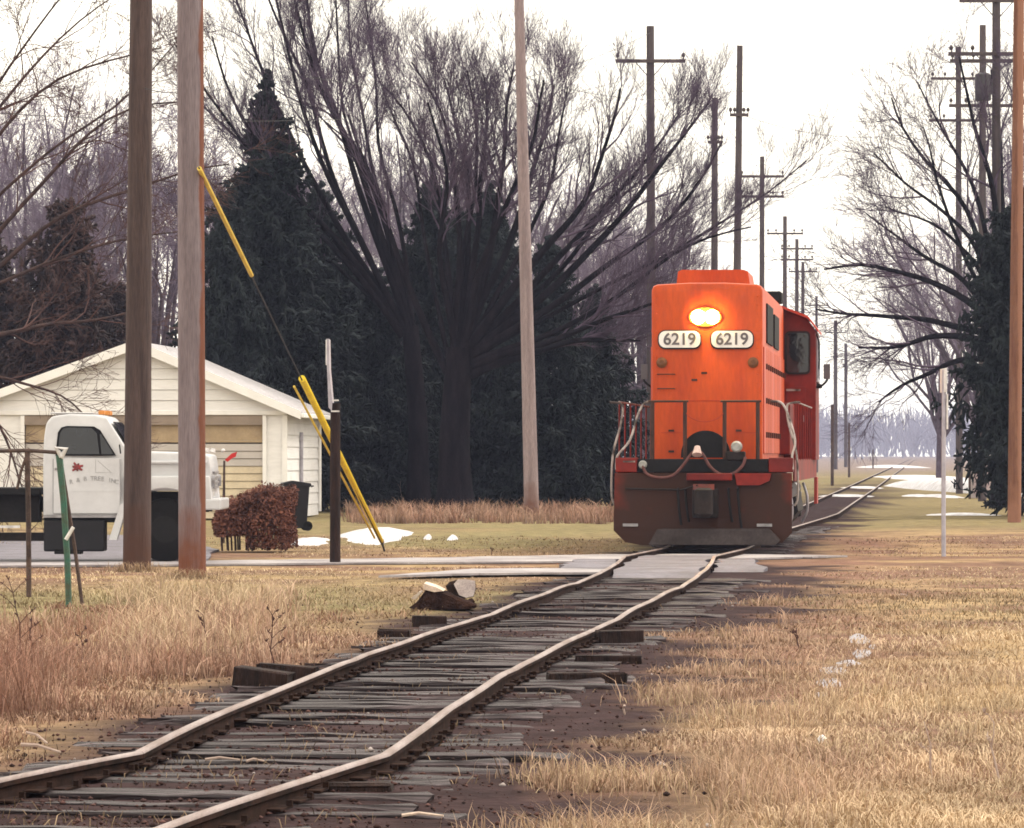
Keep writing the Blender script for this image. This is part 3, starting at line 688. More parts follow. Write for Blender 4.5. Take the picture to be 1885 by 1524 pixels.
# background bare trees: three crowns reused
def generic_tree(H, spread, nl, seedn):
    lim, rr = [], []
    for i in range(nl):
        a = 2*math.pi*i/nl + rng.uniform(-.4, .4); e = rng.uniform(.25, 1.0); z0 = H*rng.uniform(.16, .32)
        tip = np.array([math.cos(a)*spread*e, math.sin(a)*spread*e, H*(1-.42*e**2)*rng.uniform(.85, 1.02)])
        mid = np.array([math.cos(a)*spread*e*.42, math.sin(a)*spread*e*.42, z0+(tip[2]-z0)*.42])
        lim.append([(0, 0, z0), tuple(mid), tuple(tip)]); rr.append(H*rng.uniform(.006, .010))
    K = 8; lp = np.stack([resample(l, K) for l in lim]); lp[:, 1:] += rng.normal(0, H*.008, (nl, K-1, 3)); lr = np.array(rr)[:, None]*np.linspace(1, .25, K)[None]
    tp = resample([(0, 0, -.2), (.1, 0, H*.2), (0, .1, H*.6)], 8)[None]; tr = np.linspace(H*.02, H*.008, 8)[None]
    a_, f_ = tubes(tp, tr, 8); b_, g_ = tubes(lp, lr, 5)
    trunk = np_mesh('trunk', np.concatenate([a_, b_]), np.concatenate([f_, g_+len(a_)]), M['bark_far'], smooth=True)
    VV, FF, off = [], [], 0; pts, rad = lp, lr
    for (per, L, k, ang, sd) in ((10, H*.18, 6, 26, 3), (8, H*.095, 4, 30, 3), (6, H*.05, 3, 32, 3)):
        pts, rad = spawn(pts, rad, per, L, k, ang, minr=.009, up=.05)
        v_, f_ = tubes(pts, rad, sd); VV.append(v_); FF.append(f_+off); off += len(v_)
    return trunk, np_mesh('crown', np.concatenate(VV), np.concatenate(FF), M['twig_far'])
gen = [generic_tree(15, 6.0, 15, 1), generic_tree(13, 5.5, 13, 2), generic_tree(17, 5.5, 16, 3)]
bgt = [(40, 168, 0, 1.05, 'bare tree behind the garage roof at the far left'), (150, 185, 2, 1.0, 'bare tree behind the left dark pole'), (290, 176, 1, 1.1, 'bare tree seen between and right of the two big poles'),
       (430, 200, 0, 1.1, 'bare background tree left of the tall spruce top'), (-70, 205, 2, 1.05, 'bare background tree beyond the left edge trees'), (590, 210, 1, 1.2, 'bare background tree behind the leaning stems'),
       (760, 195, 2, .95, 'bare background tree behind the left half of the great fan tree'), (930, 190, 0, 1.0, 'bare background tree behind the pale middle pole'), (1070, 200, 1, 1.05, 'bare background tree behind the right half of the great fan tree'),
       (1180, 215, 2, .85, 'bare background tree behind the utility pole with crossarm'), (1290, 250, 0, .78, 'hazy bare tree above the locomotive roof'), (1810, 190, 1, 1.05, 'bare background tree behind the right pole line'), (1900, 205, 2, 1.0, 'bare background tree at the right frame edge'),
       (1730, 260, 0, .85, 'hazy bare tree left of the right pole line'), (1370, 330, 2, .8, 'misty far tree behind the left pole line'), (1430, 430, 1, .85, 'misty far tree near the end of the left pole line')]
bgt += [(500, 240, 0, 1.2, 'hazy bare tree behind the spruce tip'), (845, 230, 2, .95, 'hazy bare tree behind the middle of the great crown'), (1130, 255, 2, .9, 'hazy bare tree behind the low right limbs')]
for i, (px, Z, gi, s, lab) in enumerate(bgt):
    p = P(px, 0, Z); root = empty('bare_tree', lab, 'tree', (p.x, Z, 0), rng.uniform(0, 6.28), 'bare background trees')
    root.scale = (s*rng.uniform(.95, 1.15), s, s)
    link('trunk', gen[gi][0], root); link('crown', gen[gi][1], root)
# far woods
n = 3000; VV, FF, off = [], [], 0
xx = rng.uniform(-560, 800, n); yy = rng.uniform(1500, 2300, n)
hh = 13 + 8*fbm(xx, yy, 90) + rng.normal(0, 1.2, n)
pts = np.zeros((n*5, 4, 3)); r0 = np.zeros((n*5, 4))
bx = np.repeat(xx, 5); by = np.repeat(yy, 5); hz = np.repeat(hh, 5)
dx = rng.normal(0, 3.6, n*5); zb = hz*rng.uniform(0, .5, n*5)
for j in range(4):
    q = j/3; pts[:, j] = np.stack([bx+dx*q+rng.normal(0, .3, n*5), by, zb+(hz-zb)*q*rng.uniform(.8, 1.1, n*5)], -1); r0[:, j] = .30*(1-q)+.12
v_, f_ = tubes(pts, r0, 3)
o = link('far_woods', np_mesh('far_woods', v_, f_, mat('haze_pale_wood_twigs', (.34,.33,.42), (.26,.25,.33), 1.0, 3, spec=.05)), kind='stuff'); tag(o, 'hazy bare woods along the far horizon', 'woods')  # twig colour lightened to stand in for thicker haze

# ------------------------------------------------------------------ spruces
def spruce_mesh(H, Rb, nb, m, seedn, droop=.35, dens=22, prof_p=.85, low=.04):
    VV, FF, off = [], [], 0
    per_w = 9; nw = nb//per_w; nb = nw*per_w
    hw_ = low*H + (H*.99-low*H)*((np.arange(nw)+.5)/nw)**.92
    h = np.repeat(hw_, per_w) + rng.normal(0, .10, nb); h = np.clip(h, .15, H*.99)
    a = np.tile(np.arange(per_w)*2*np.pi/per_w, nw) + np.repeat(rng.uniform(0, 6.28, nw), per_w) + rng.normal(0, .22, nb)
    rr = Rb*((1-h/H)**prof_p)*rng.uniform(.42, 1.3, nb)*np.repeat(rng.uniform(.86, 1.1, nw), per_w) + .03
    K = 6; q = np.linspace(0, 1, K)[None]
    ex = rr[:, None]*q
    z = h[:, None] + rr[:, None]*(.16*q - droop*q**1.5 + .16*q**4)
    wv = rng.normal(0, .05, (nb, K))*rr[:, None]*q
    pts = np.stack([np.cos(a)[:, None]*ex - np.sin(a)[:, None]*wv, np.sin(a)[:, None]*ex + np.cos(a)[:, None]*wv, z], -1)
    rad = np.maximum(.035*(1-.7*q)*np.ones((nb, 1)), .012)
    v_, f_ = tubes(pts, rad, 3); VV.append(v_); FF.append(f_); off += len(v_)
    tw, tr = spawn(pts, rad, dens, .62, 4, 52, t0=.10, up=-.22, wob=.14, rscale=.9, minr=.02)
    f_s = np.repeat(np.clip(rr/1.5, .14, 1.0), dens)[:, None, None]; tw = tw[:, :1] + (tw-tw[:, :1])*f_s
    sc_ = np.array([.9, 2.6, 2.0, .25])[None]
    tr = .027*sc_*rng.uniform(.7, 1.4, (len(tw), 1))
    v_, f_ = tubes(tw, tr, 3); VV.append(v_); FF.append(f_+off); off += len(v_)
    t2, r2 = spawn(tw, tr, 2, .38, 3, 42, t0=.2, up=-.05, wob=.1, minr=.01)
    f2 = np.repeat(f_s, 2, 0); t2 = t2[:, :1] + (t2-t2[:, :1])*f2
    r2 = .022*np.array([.8, 1.8, .15])[None]*rng.uniform(.7, 1.4, (len(t2), 1))
    v_, f_ = tubes(t2, r2, 3); VV.append(v_); FF.append(f_+off); off += len(v_)
    crown = np_mesh('crown', np.concatenate(VV), np.concatenate(FF), m)
    tp = resample([(0, 0, -.1), (0, 0, H*.98)], 6)[None]; v_, f_ = tubes(tp, np.linspace(H*.018, .02, 6)[None], 8)
    return np_mesh('trunk', v_, f_, M['bark'], smooth=True), crown
spr = [spruce_mesh(12.0, 3.8, 378, M['spruce'], 1, prof_p=.9, dens=20), spruce_mesh(9.5, 3.6, 306, M['spruce'], 2, dens=22, prof_p=.72)]
spr.append(spruce_mesh(9.0, 3.0, 270, M['spruce'], 4, dens=20, prof_p=.36, droop=.25, low=.13))
ced = spruce_mesh(8.5, 2.6, 234, M['cedar'], 3, droop=-.35, dens=19, prof_p=.6)
def spruce(px, Z, top_y, w, lab, var=0, src=None):
    s = src or spr[var]; H = [12.0, 9.5, 9.0][var] if src is None else 8.5; Rb = [3.8, 3.6, 3.0][var] if src is None else 2.6
    p = P(px, 0, Z); h = CAMZ + (HOR-top_y)*Z/FPX
    root = empty('spruce_tree' if src is None else 'cedar_tree', lab, 'tree', (p.x, Z, 0), rng.uniform(0, 6.28), 'dark spruces' if src is None else None)
    ww = w/2*Z/FPX/Rb; root.scale = (ww, ww, h/H)
    link('trunk', s[0], root); link('crown', s[1], root)
spruce(492, 140, 122, 440, 'tallest dark spruce, with the pointed top right of the big poles', 0)
spruce(420, 137, 330, 270, 'dark spruce at the right eave of the garage', 1)
spruce(590, 146, 330, 330, 'dark spruce just right of the tallest spruce', 1)
spruce(700, 143, 490, 300, 'low dark spruce left of the great fan tree trunk', 1)
spruce(795, 150, 320, 320, 'dark spruce directly behind the great fan tree trunk', 1)
spruce(905, 147, 330, 330, 'dark spruce behind the pale middle pole', 1)
spruce(1010, 144, 430, 300, 'dark spruce right of the pale middle pole', 1)
spruce(1095, 152, 520, 250, 'small dark spruce nearest to the locomotive', 1)
spruce(650, 160, 470, 300, 'dark spruce deep behind the leaning stems', 1)
spruce(850, 158, 380, 360, 'dark spruce deep behind the great fan tree', 1)
spruce(1868, 127, 380, 260, 'dark spruce beside the reddish pole on the right', 2)
spruce(1950, 132, 330, 330, 'dark spruce cut off by the right frame edge', 0)
spruce(120, 150, 365, 290, 'winter-brown evergreen left behind the garage', 0, ced)
spruce(-30, 152, 400, 280, 'winter-brown evergreen cut off by the left frame edge', 0, ced)
spruce(215, 160, 520, 220, 'low winter-brown evergreen behind the garage ridge', 0, ced)

# ------------------------------------------------------------------ utility poles
def pole(name, label, px_b, py_b, px_t, py_t, r_b, r_t, m, arms=(), transf=None, Z=None, group=None, ins=True):
    Z = Z or GZ(py_b); b = P(px_b, HOR, Z); base = Vector((b.x, Z, 0)); t = P(px_t, py_t, Z)
    root = empty(name, label, 'utility pole', base, 0, group)
    n = 12; d = t-base
    mb = MB().tube([base+d*(i/(n-1))-base + Vector((0, 0, -.15 if i == 0 else 0)) for i in range(n)], [r_b+(r_t-r_b)*i/(n-1) for i in range(n)], 18)
    mb.build('pole', m, root, smooth=True)
    for (ay, w, br) in arms:
        c = P(px_t, ay, Z); q = (c.z)/t.z; c = Vector((d.x*q, 0, c.z)); hw = w/2
        mb = MB().box((c.x-hw, -r_t-.10, c.z-.06), (c.x+hw, -r_t-.01, c.z+.06), .01); arm = mb.build('crossarm', M['arm'], root)
        if br:
            for sd in (-1, 1): MB().tube([(c.x+sd*.06, -r_t-.05, c.z-.55), (c.x+sd*hw*.42, -r_t-.05, c.z-.05)], .018, 6).build('brace', M['arm'], root)
        if ins:
            for xo in (-.94, -.5, .5, .94):
                if br == 2 and abs(xo) < .6: continue
                x = c.x+xo*hw
                MB().tube([(x, -r_t-.055, c.z+.06), (x, -r_t-.055, c.z+.12), (x, -r_t-.055, c.z+.14), (x, -r_t-.055, c.z+.20), (x, -r_t-.055, c.z+.25), (x, -r_t-.055, c.z+.28)], [.02, .02, .055, .07, .05, .025], 8).build('insulator', M['porcelain'], root)
    if transf:
        c = P(px_t, transf, Z); x = d.x*(c.z/t.z) - .1
        MB().tube([(x-.33, -.05, c.z-.45), (x-.33, -.05, c.z-.42), (x-.33, -.05, c.z+.38), (x-.33, -.05, c.z+.45)], [.2, .26, .26, .16], 14).build('transformer', M['transf'], root, smooth=True)
        MB().tube([(x-.33, -.05, c.z+.44), (x-.33, -.05, c.z+.62)], [.06, .04], 8).build('bushing', M['porcelain'], root)
        MB().box((x-.12, -.08, c.z-.25), (x+.1, -.02, c.z+.25)).build('bracket', M['transf'], root)
    return root, base, t
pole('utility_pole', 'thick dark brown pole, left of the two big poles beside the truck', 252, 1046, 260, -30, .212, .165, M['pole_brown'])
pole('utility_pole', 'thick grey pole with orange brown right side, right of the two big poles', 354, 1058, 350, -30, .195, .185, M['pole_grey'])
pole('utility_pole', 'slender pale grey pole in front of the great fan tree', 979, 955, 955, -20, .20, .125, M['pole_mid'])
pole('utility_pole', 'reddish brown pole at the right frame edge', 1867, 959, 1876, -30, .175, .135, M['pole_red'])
pole('utility_pole', 'tall pole with one crossarm and top pin behind the locomotive roof', 1200, 0, 1197, 48, .17, .13, M['pole_far'], [(113, 2.35, 2)], Z=158, group='left line of utility poles')
pole('utility_pole', 'bare-topped pole with small equipment, tallest right of the crossarm pole', 1352, 0, 1362, 84, .18, .11, M['pole_far'], [(212, .7, 0)], Z=176, group='left line of utility poles')
pole('utility_pole', 'shorter bare pole between two taller poles of the left line', 1314, 0, 1316, 180, .17, .12, M['pole_far'], [(262, .6, 0)], Z=192, group='left line of utility poles')
pole('utility_pole', 'smaller pole with two crossarms beyond the locomotive', 1402, 0, 1403, 288, .16, .11, M['pole_far'], [(325, 2.1, 2), (362, 2.1, 1)], Z=228, group='left line of utility poles')
pole('utility_pole', 'fifth pole of the left line, with one low crossarm', 1444, 0, 1445, 398, .16, .12, M['pole_far'], [(430, 2.2, 1)], Z=285, group='left line of utility poles')
pole('utility_pole', 'sixth pole of the left line, thin and hazy', 1466, 0, 1467, 440, .16, .12, M['pole_far'], [(458, 2.2, 1), (478, 2.2, 0)], Z=322, group='left line of utility poles')
pole('utility_pole', 'seventh pole of the left line above the locomotive cab', 1477, 0, 1478, 482, .16, .12, M['pole_far'], [(500, 2.2, 0)], Z=360, group='left line of utility poles')
pole('utility_pole', 'eighth pole of the left line, last before the mist', 1503, 0, 1503, 545, .16, .12, M['pole_far'], [(562, 2.2, 0)], Z=440, group='left line of utility poles')
pole('utility_pole', 'misty pole right of the locomotive cab', 1538, 0, 1538, 590, .24, .2, M['pole_far'], [(612, 2.4, 0)], Z=520, group='misty poles down the line')
pole('utility_pole', 'second misty pole right of the locomotive cab, shorter', 1557, 0, 1557, 632, .24, .2, M['pole_far'], [(655, 2.4, 0)], Z=610, group='misty poles down the line')
pole('utility_pole', 'double-crossarm pole just left of the reddish pole', 1834, 0, 1834, -40, .17, .13, M['pole_far'], [(2, 2.4, 1), (100, 3.1, 1), (113, 3.0, 0)], transf=160, Z=150, group='right line of utility poles')
pole('utility_pole', 'second pole of the right line, with a low crossarm', 1808, 0, 1809, 46, .16, .12, M['pole_far'], [(195, 2.5, 1)], Z=172, group='right line of utility poles')
pole('utility_pole', 'third pole of the right line, with one crossarm near the top', 1766, 0, 1764, 86, .16, .12, M['pole_far'], [(145, 2.4, 1), (222, 2.6, 0)], Z=205, group='right line of utility poles')
# wires
def wire(pa, pb, sagm, r, lab):
    a, b = Vector(pa), Vector(pb); n = 18
    pts = [a.lerp(b, i/(n-1)) - Vector((0, 0, sagm*4*(i/(n-1))*(1-i/(n-1)))) for i in range(n)]
    c = pts[0].copy()
    o = MB().tube([p-c for p in pts], r, 4).build('overhead_wire', M['wire'], loc=c); tag(o, lab, 'wire', 'overhead wires')
wire(P(1197, 60, 157.8), P(560, 140, 120), .9, .010, 'thin wire running left from the top of the crossarm pole')
wire(P(1140, 150, 157.8), P(-60, 205, 75), .6, .008, 'lower thin wire running left behind the pale middle pole')
wire(P(1197, 150, 158.2), P(1403, 300, 228), 1.2, .010, 'wire from the crossarm pole to the smaller two-arm pole')
wire(P(1362, 165, 176), P(1764, 190, 205), 1.0, .010, 'upper wire spanning the track between the two pole lines')
wire(P(1362, 210, 176.2), P(1764, 222, 205), .8, .012, 'lower wire spanning the track between the two pole lines')
wire(P(260, 160, 70.6), P(354, 168, 66.5), .05, .009, 'short wire linking the two big poles')
wire(P(957, 140, 124), P(1362, 165, 176), .5, .010, 'wire from the pale middle pole to the bare-topped pole')
for k_, (dx_, nm_) in enumerate(((-1.05, 'left'), (1.05, 'right'))):
    for (a_, b_, w_) in ((((1197, 105, 158), (1403, 318, 228)), 0, 'from the tall crossarm pole to the two-arm pole'), (((1403, 320, 228), (1445, 424, 285)), 0, 'between the fourth and fifth poles of the left line'), (((1445, 425, 285), (1467, 452, 322)), 0, 'between the fifth and sixth poles of the left line'),
                         (((1834, 95, 150), (1764, 138, 205)), 0, 'along the right pole line')):
        pa, pb = P(*a_[0]), P(*a_[1]); wire(pa+Vector((dx_, 0, 0)), pb+Vector((dx_, 0, 0)), .8, .009, nm_+' line wire strung '+w_)
# guy wire with yellow guards
ga = P(366, 308, 66.3); gb = G(709, 1012); gb.z = .02
gd = gb-ga
guy = empty('guy_wire', 'guy wire with yellow guards running from the grey pole to its ground anchor', 'guy wire', gb)
def gpt(px): 
    lo, hi = 0.0, 1.0
    for _ in range(40):
        m_ = (lo+hi)/2; p = ga+gd*m_
        if p.x/p.y*FPX+CX < px: lo = m_
        else: hi = m_
    return ga+gd*lo
MB().tube([ga-gb, Vector((0, 0, -.05))], .012, 6).build('cable', M['wire'], guy)
MB().tube([gpt(367)-gb, gpt(463)-gb], .035, 8).build('upper_guard', M['yellow_pale'], guy)
q0, q1 = gpt(556)-gb, gpt(702)-gb
MB().tube([q0, q0.lerp(q1, .5), q1], [.058, .055, .042], 10).build('lower_guard', M['yellow'], guy)
sh = Vector((-.14, -.02, -.14))
MB().tube([gpt(556)-gb+sh*.9, gpt(696)-gb+sh*.45], .020, 8).build('thin_guard', M['yellow_pale'], guy)
MB().tube([Vector((0, 0, -.1)), Vector((-.05, -.3, .14))*1], [.02, .016], 6).build('anchor_rod', M['wire'], guy)
MB().tube([(-.035,-.2,.10), (-.045,-.24,.17)], .03, 8).build('anchor_eye', M['galv'], guy)

# ------------------------------------------------------------------ lettering
def text_mesh(txt, size, extr=.004):
    cu = bpy.data.curves.new('txt', 'FONT'); cu.body = txt; cu.size = size; cu.extrude = extr; cu.offset = .006 if size > .2 else .001; cu.align_x = 'CENTER'; cu.align_y = 'CENTER'
    o = bpy.data.objects.new('txt', cu); C.objects.link(o)
    dg = bpy.context.evaluated_depsgraph_get(); dg.update()
    me = bpy.data.meshes.new_from_object(o.evaluated_get(dg)); bpy.data.objects.remove(o); bpy.data.curves.remove(cu)
    return me
def lettering(name, txt, size, m, parent, loc, rot=(R(90), 0, 0), sx=1.0):
    me = text_mesh(txt, size); me.materials.clear(); me.materials.append(m)
    o = link(name, me, parent, loc, rot); o.scale = (sx, 1, 1); return o

# ------------------------------------------------------------------ locomotive
def smooth_path(p, n):
    p = [Vector(q) for q in p]; out = []
    for i in range(len(p)-1):
        p0, p1, p2, p3 = p[max(i-1, 0)], p[i], p[i+1], p[min(i+2, len(p)-1)]
        for k in range(n):
            t = k/n; out.append(.5*((2*p1)+(p2-p0)*t+(2*p0-5*p1+4*p2-p3)*t*t+(3*p1-p0-3*p2+p3)*t**3))
    out.append(p[-1]); return out
loco = empty('locomotive', 'orange red diesel locomotive numbered 6219 with its headlight lit, long hood forward', 'locomotive', (LOCO[0], LOCO[1], RAILZ), -math.atan(HEAD))
def pilot_mat():
    m = mat('pilot_paint', (.34,.030,.014), (.19,.02,.012), .65, 1.6, fine=.15, spec=.2)
    t = m.node_tree; b = t.nodes['Principled BSDF']; src = b.inputs['Base Color'].links[0].from_socket
    tx = [n for n in t.nodes if n.type == 'TEX_COORD'][0]
    sep = t.nodes.new('ShaderNodeSeparateXYZ'); t.links.new(tx.outputs['Object'], sep.inputs[0])
    # road grime thrown up over the middle and the lower part of the plate
    ax = t.nodes.new('ShaderNodeMath'); ax.operation = 'ABSOLUTE'; t.links.new(sep.outputs['X'], ax.inputs[0])
    m1 = t.nodes.new('ShaderNodeMapRange'); m1.inputs['From Min'].default_value = 1.75; m1.inputs['From Max'].default_value = 1.25; t.links.new(ax.outputs[0], m1.inputs['Value'])
    m2 = t.nodes.new('ShaderNodeMapRange'); m2.inputs['From Min'].default_value = 1.25; m2.inputs['From Max'].default_value = .6; t.links.new(sep.outputs['Z'], m2.inputs['Value'])
    n = t.nodes.new('ShaderNodeTexNoise'); n.inputs['Scale'].default_value = 2.4; n.inputs['Detail'].default_value = 6; t.links.new(tx.outputs['Object'], n.inputs['Vector'])
    mx = t.nodes.new('ShaderNodeMath'); mx.operation = 'MAXIMUM'; t.links.new(m1.outputs[0], mx.inputs[0]); t.links.new(m2.outputs[0], mx.inputs[1])
    a = t.nodes.new('ShaderNodeMath'); a.operation = 'MULTIPLY_ADD'; a.inputs[1].default_value = .8; a.inputs[2].default_value = -.30; t.links.new(n.outputs['Fac'], a.inputs[0])
    ad = t.nodes.new('ShaderNodeMath'); ad.operation = 'ADD'; ad.use_clamp = True; t.links.new(mx.outputs[0], ad.inputs[0]); t.links.new(a.outputs[0], ad.inputs[1])
    ml = t.nodes.new('ShaderNodeMath'); ml.operation = 'MULTIPLY'; ml.inputs[1].default_value = .97; t.links.new(ad.outputs[0], ml.inputs[0])
    mi = t.nodes.new('ShaderNodeMix'); mi.data_type = 'RGBA'; mi.inputs['B'].default_value = (.030,.014,.009, 1)
    t.links.new(ml.outputs[0], mi.inputs['Factor']); t.links.new(src, mi.inputs['A']); t.links.new(mi.outputs['Result'], b.inputs['Base Color'])
    return m
M['pilot'] = pilot_mat()
# pilot plate with cut lower corners and coupler opening
out_p = [(-1.54,1.29),(-1.56,.42),(-1.56,.30),(-1.36,.10),(-1.10,.05),(1.16,.05),(1.34,.10),(1.50,.26),(1.50,.42),(1.50,1.29)]
pil = MB().prism(out_p, 'y', 0, .05).build('pilot', M['pilot'], loco)
MB().prism([(-.95,.06),(1.22,.06),(1.30,.14),(1.12,.34),(-.80,.33)], 'y', -.16, -.012).build('plow_plate', mat('plow_steel', (.055,.042,.042), (.028,.02,.02), .6, 2.5, fine=.2), loco)
for x in (-1.28, 1.02): MB().box((x-.12, -.04, .37), (x+.14, -.02, .42)).build('grab_step', M['steelgrey'], loco)
# end sill
MB().box((-1.53, .0, 1.30), (-1.16, .5, 1.55), .015).build('end_sill', M['sillred_cabshade'], loco)
MB().box((1.10, .0, 1.30), (1.52, .5, 1.55), .015).build('end_sill', M['sillred_cabshade'], loco)
MB().box((-1.155, .06, 1.30), (1.095, .5, 1.53), .01).build('drop_step', M['black'], loco)
MB().box((-1.40, -.012, 1.47), (-1.19, .0, 1.50)).build('grab_iron', M['handrail'], loco)
MB().box((-.30, -.20, 1.16), (.48, .02, 1.285), .02).build('anticlimber', M['sillred_cabshade'], loco)
for x_ in np.linspace(-1.4, 1.35, 16): MB().tube([(x_, -.012, 1.235), (x_, .0, 1.235)], .016, 6).build('rivet', M['pilot'], pil)
MB().prism([(.52,1.285),(1.15,1.285),(1.12,1.16),(.95,1.08),(.56,1.08)], 'y', -.10, .02).build('anticlimber', M['sillred_cabshade'], loco)
# coupler
cp = MB().box((-.20, -.25, .52), (.24, .05, 1.02), .03).box((-.12, -.62, .62), (.16, -.2, .92), .04).build('coupler', M['grime'], loco)
MB().tube([(.02, -.66, .54), (.02, -.66, .60), (.02, -.66, 1.0), (.02, -.66, 1.04)], [.10, .16, .16, .10], 14).build('knuckle', M['grime'], cp, smooth=True)
MB().box((-.18, -.30, 1.0), (.18, -.22, 1.10)).build('lift_plate', mat('plate_rust', (.2,.05,.04), (.1,.04,.035), .6, 5), cp)
for x_, l_ in ((-.45, .55), (-.32, .5), (.42, .5), (.58, .6)):
    MB().tube(smooth_path([(x_, -.02, 1.02), (x_, -.10, .95), (x_+.03, -.14, .95-l_*.6), (x_+.06, -.10, .95-l_)], 4), .022, 7).build('brake_hose', M['black'], loco, smooth=True)
MB().tube([(-1.35,-.06,1.02), (-.4,-.10,1.0), (-.1,-.3,1.08)], .018, 6).build('uncoupling_lever', M['grime'], loco)
# round dark hatch and jumper hose
arch = [(-.42+.0, 1.55), (.43, 1.55)] + [(.005+.425*math.cos(a), 1.60+.42*math.sin(a)) for a in np.linspace(0, math.pi, 16)]
MB().prism(arch, 'y', .30, .42).build('raised_step_plate', M['black'], loco)
hose = [(-1.06,-.03,1.41), (-.98,-.06,1.27), (-.78,-.08,1.21), (-.55,-.08,1.24), (-.38,-.06,1.40), (-.22,-.04,1.62), (-.12,-.03,1.67), (-.02,-.04,1.60), (.10,-.06,1.40), (.28,-.08,1.27), (.50,-.08,1.28), (.66,-.05,1.42), (.70,.0,1.56)]
MB().tube(smooth_path(hose, 4), .027, 7).build('jumper_hose', M['hose'], loco, smooth=True)
MB().tube([(-.12,-.09,1.60), (-.12,-.06,1.66), (-.12,-.02,1.74)], [.09, .07, .05], 10).build('hose_hook', mat('hook_pale', (.6,.45,.42), (.45,.32,.3), .5, 5), loco)
for x, z, r in ((-1.06, 1.43, .075), (.55, 1.74, .10)):
    MB().tube([(x, -.05, z), (x, .0, z), (x, .08, z)], [r*.7, r, r], 14).build('receptacle', mat('receptacle_grey', (.34,.34,.33), (.22,.22,.21), .45, 8), loco)
MB().box((.36, .02, 1.50), (.70, .25, 1.66), .03).build('receptacle_box', M['grime'], loco)
# long hood
HY0, HY1, HW, HT = .95, 12.7, .965, 4.56
sec = [(-HW, 1.5), (-HW, HT-.10), (-HW+.03, HT-.03), (-HW+.10, HT), (-.3, HT+.03), (.3, HT+.03), (HW-.10, HT), (HW-.03, HT-.03), (HW, HT-.10), (HW, 1.5)]
mb = MB(); n = len(sec)
for (y, ins, dz) in ((HY0, .02, -.05), (HY0+.02, .006, -.015), (HY0+.08, 0, 0), (HY1, 0, 0)):
    for x, z in sec: mb.v.append((x*(1-ins/HW), y, z+(dz if z > 2 else 0)))
for i in range(3):
    for k in range(n): mb.f.append((i*n+k, i*n+(k+1) % n, (i+1)*n+(k+1) % n, (i+1)*n+k))
mb.f.append(tuple(range(n))); mb.f.append(tuple(3*n+k for k in range(n)))
hood = mb.build('long_hood', M['hood'], loco, smooth=True)
FY = HY0-.002
# seams on the nose: slim raised strips
for (a, b) in (((-.90, FY-.006, 2.53), (.90, FY, 2.545)), ((-.80, FY-.005, 1.98), (-.44, FY, 1.99)), ((.50, FY-.005, 1.98), (.86, FY, 1.99))): MB().box(a, b).build('seam_strip', mat('seam_orange', (.40,.04,.01), (.3,.03,.01), .5, 5), hood)
for x, z in ((-.62, 1.66), (-.62, 2.02), (.55, 2.02), (-.22, 2.9), (-.05, 3.02)): MB().box((x-.05, FY-.012, z-.018), (x+.05, FY, z+.018)).build('latch', M['railbrown'], hood)
for x_ in (-.88, .88):
    for z_ in np.linspace(2.7, 4.35, 12): MB().tube([(x_, FY-.008, z_), (x_, FY, z_)], [.008, .013], 6).build('rivet', M['hood'], hood)
for z_ in (2.75, 3.0): MB().tube([(-.86, FY, z_), (-.86, FY-.06, z_), (-.56, FY-.06, z_), (-.56, FY, z_)], .010, 5).build('grab_iron', M['railbrown'], hood)
# side doors along the right-hand side and the left
y = 1.15
for i in range(11):
    for sd in (-1, 1):
        dmat = M['hood'] if i % 4 else mat('faded_orange', (.55,.085,.035), (.42,.06,.03), .42, 2)
        d = MB().box((sd*HW, y, 1.62), (sd*(HW+.022), y+.96, 3.48), .006).build('hood_door', dmat, hood)
        for z in (1.95, 2.55, 3.15): MB().box((sd*(HW+.022), y+.84, z-.05), (sd*(HW+.05), y+.92, z+.05)).build('latch', M['railbrown'], d)
    y += 1.03
for sd in (-1, 1):
    MB().box((sd*HW, 2.6, 3.58), (sd*(HW+.03), 5.6, 4.28), .01).build('radiator_screen', M['black'], hood)
    MB().box((sd*HW, 6.5, 3.58), (sd*(HW+.03), 9.0, 4.2), .01).build('intake_screen', M['black'], hood)
    MB().box((sd*HW, 9.6, 1.6), (sd*(HW+.22), 12.6, 2.6), .03).build('blower_duct', M['sillred_cabshade'], hood)
# roof gear
fan = MB().prism([(-.60, HT+.02), (.70, HT+.02), (.66, HT+.27), (.58, HT+.30), (-.50, HT+.30), (-.57, HT+.27)], 'y', 2.2, 4.6).build('fan_housing', M['hood'], hood)
for y in (6.2, 7.9): MB().tube([(0, y, HT), (0, y, HT+.16), (0, y, HT+.2)], [.62, .62, .55], 24).build('roof_fan', M['grime'], hood)
MB().box((.45, 10.3, HT-.02), (1.0, 11.4, HT+.2), .04).build('exhaust_silencer', M['black'], hood)
# headlight: two sealed beams in an oval bezel
hz_ = 3.99; hx = -.03
ov = [(hx+.28*math.cos(a), hz_+.165*math.sin(a)) for a in np.linspace(0, 2*math.pi, 24, endpoint=False)]
bez = MB().prism(ov, 'y', FY-.035, FY+.01).build('headlight_bezel', mat('bezel_orange', (.62,.10,.02), (.5,.08,.02), .35, 5), hood)
em = bpy.data.materials.new('lit_lamp'); em.use_nodes = True
eb = em.node_tree.nodes['Principled BSDF']; eb.inputs['Base Color'].default_value = (1,.85,.55,1); eb.inputs['Emission Color'].default_value = (1,.68,.20,1); eb.inputs['Emission Strength'].default_value = 150
for dx in (-.12, .12):
    MB().tube([(hx+dx, FY-.03, hz_), (hx+dx, FY-.07, hz_), (hx+dx, FY-.10, hz_), (hx+dx, FY-.115, hz_)], [.12, .12, .085, .02], 16).build('headlamp', em, bez, smooth=True)
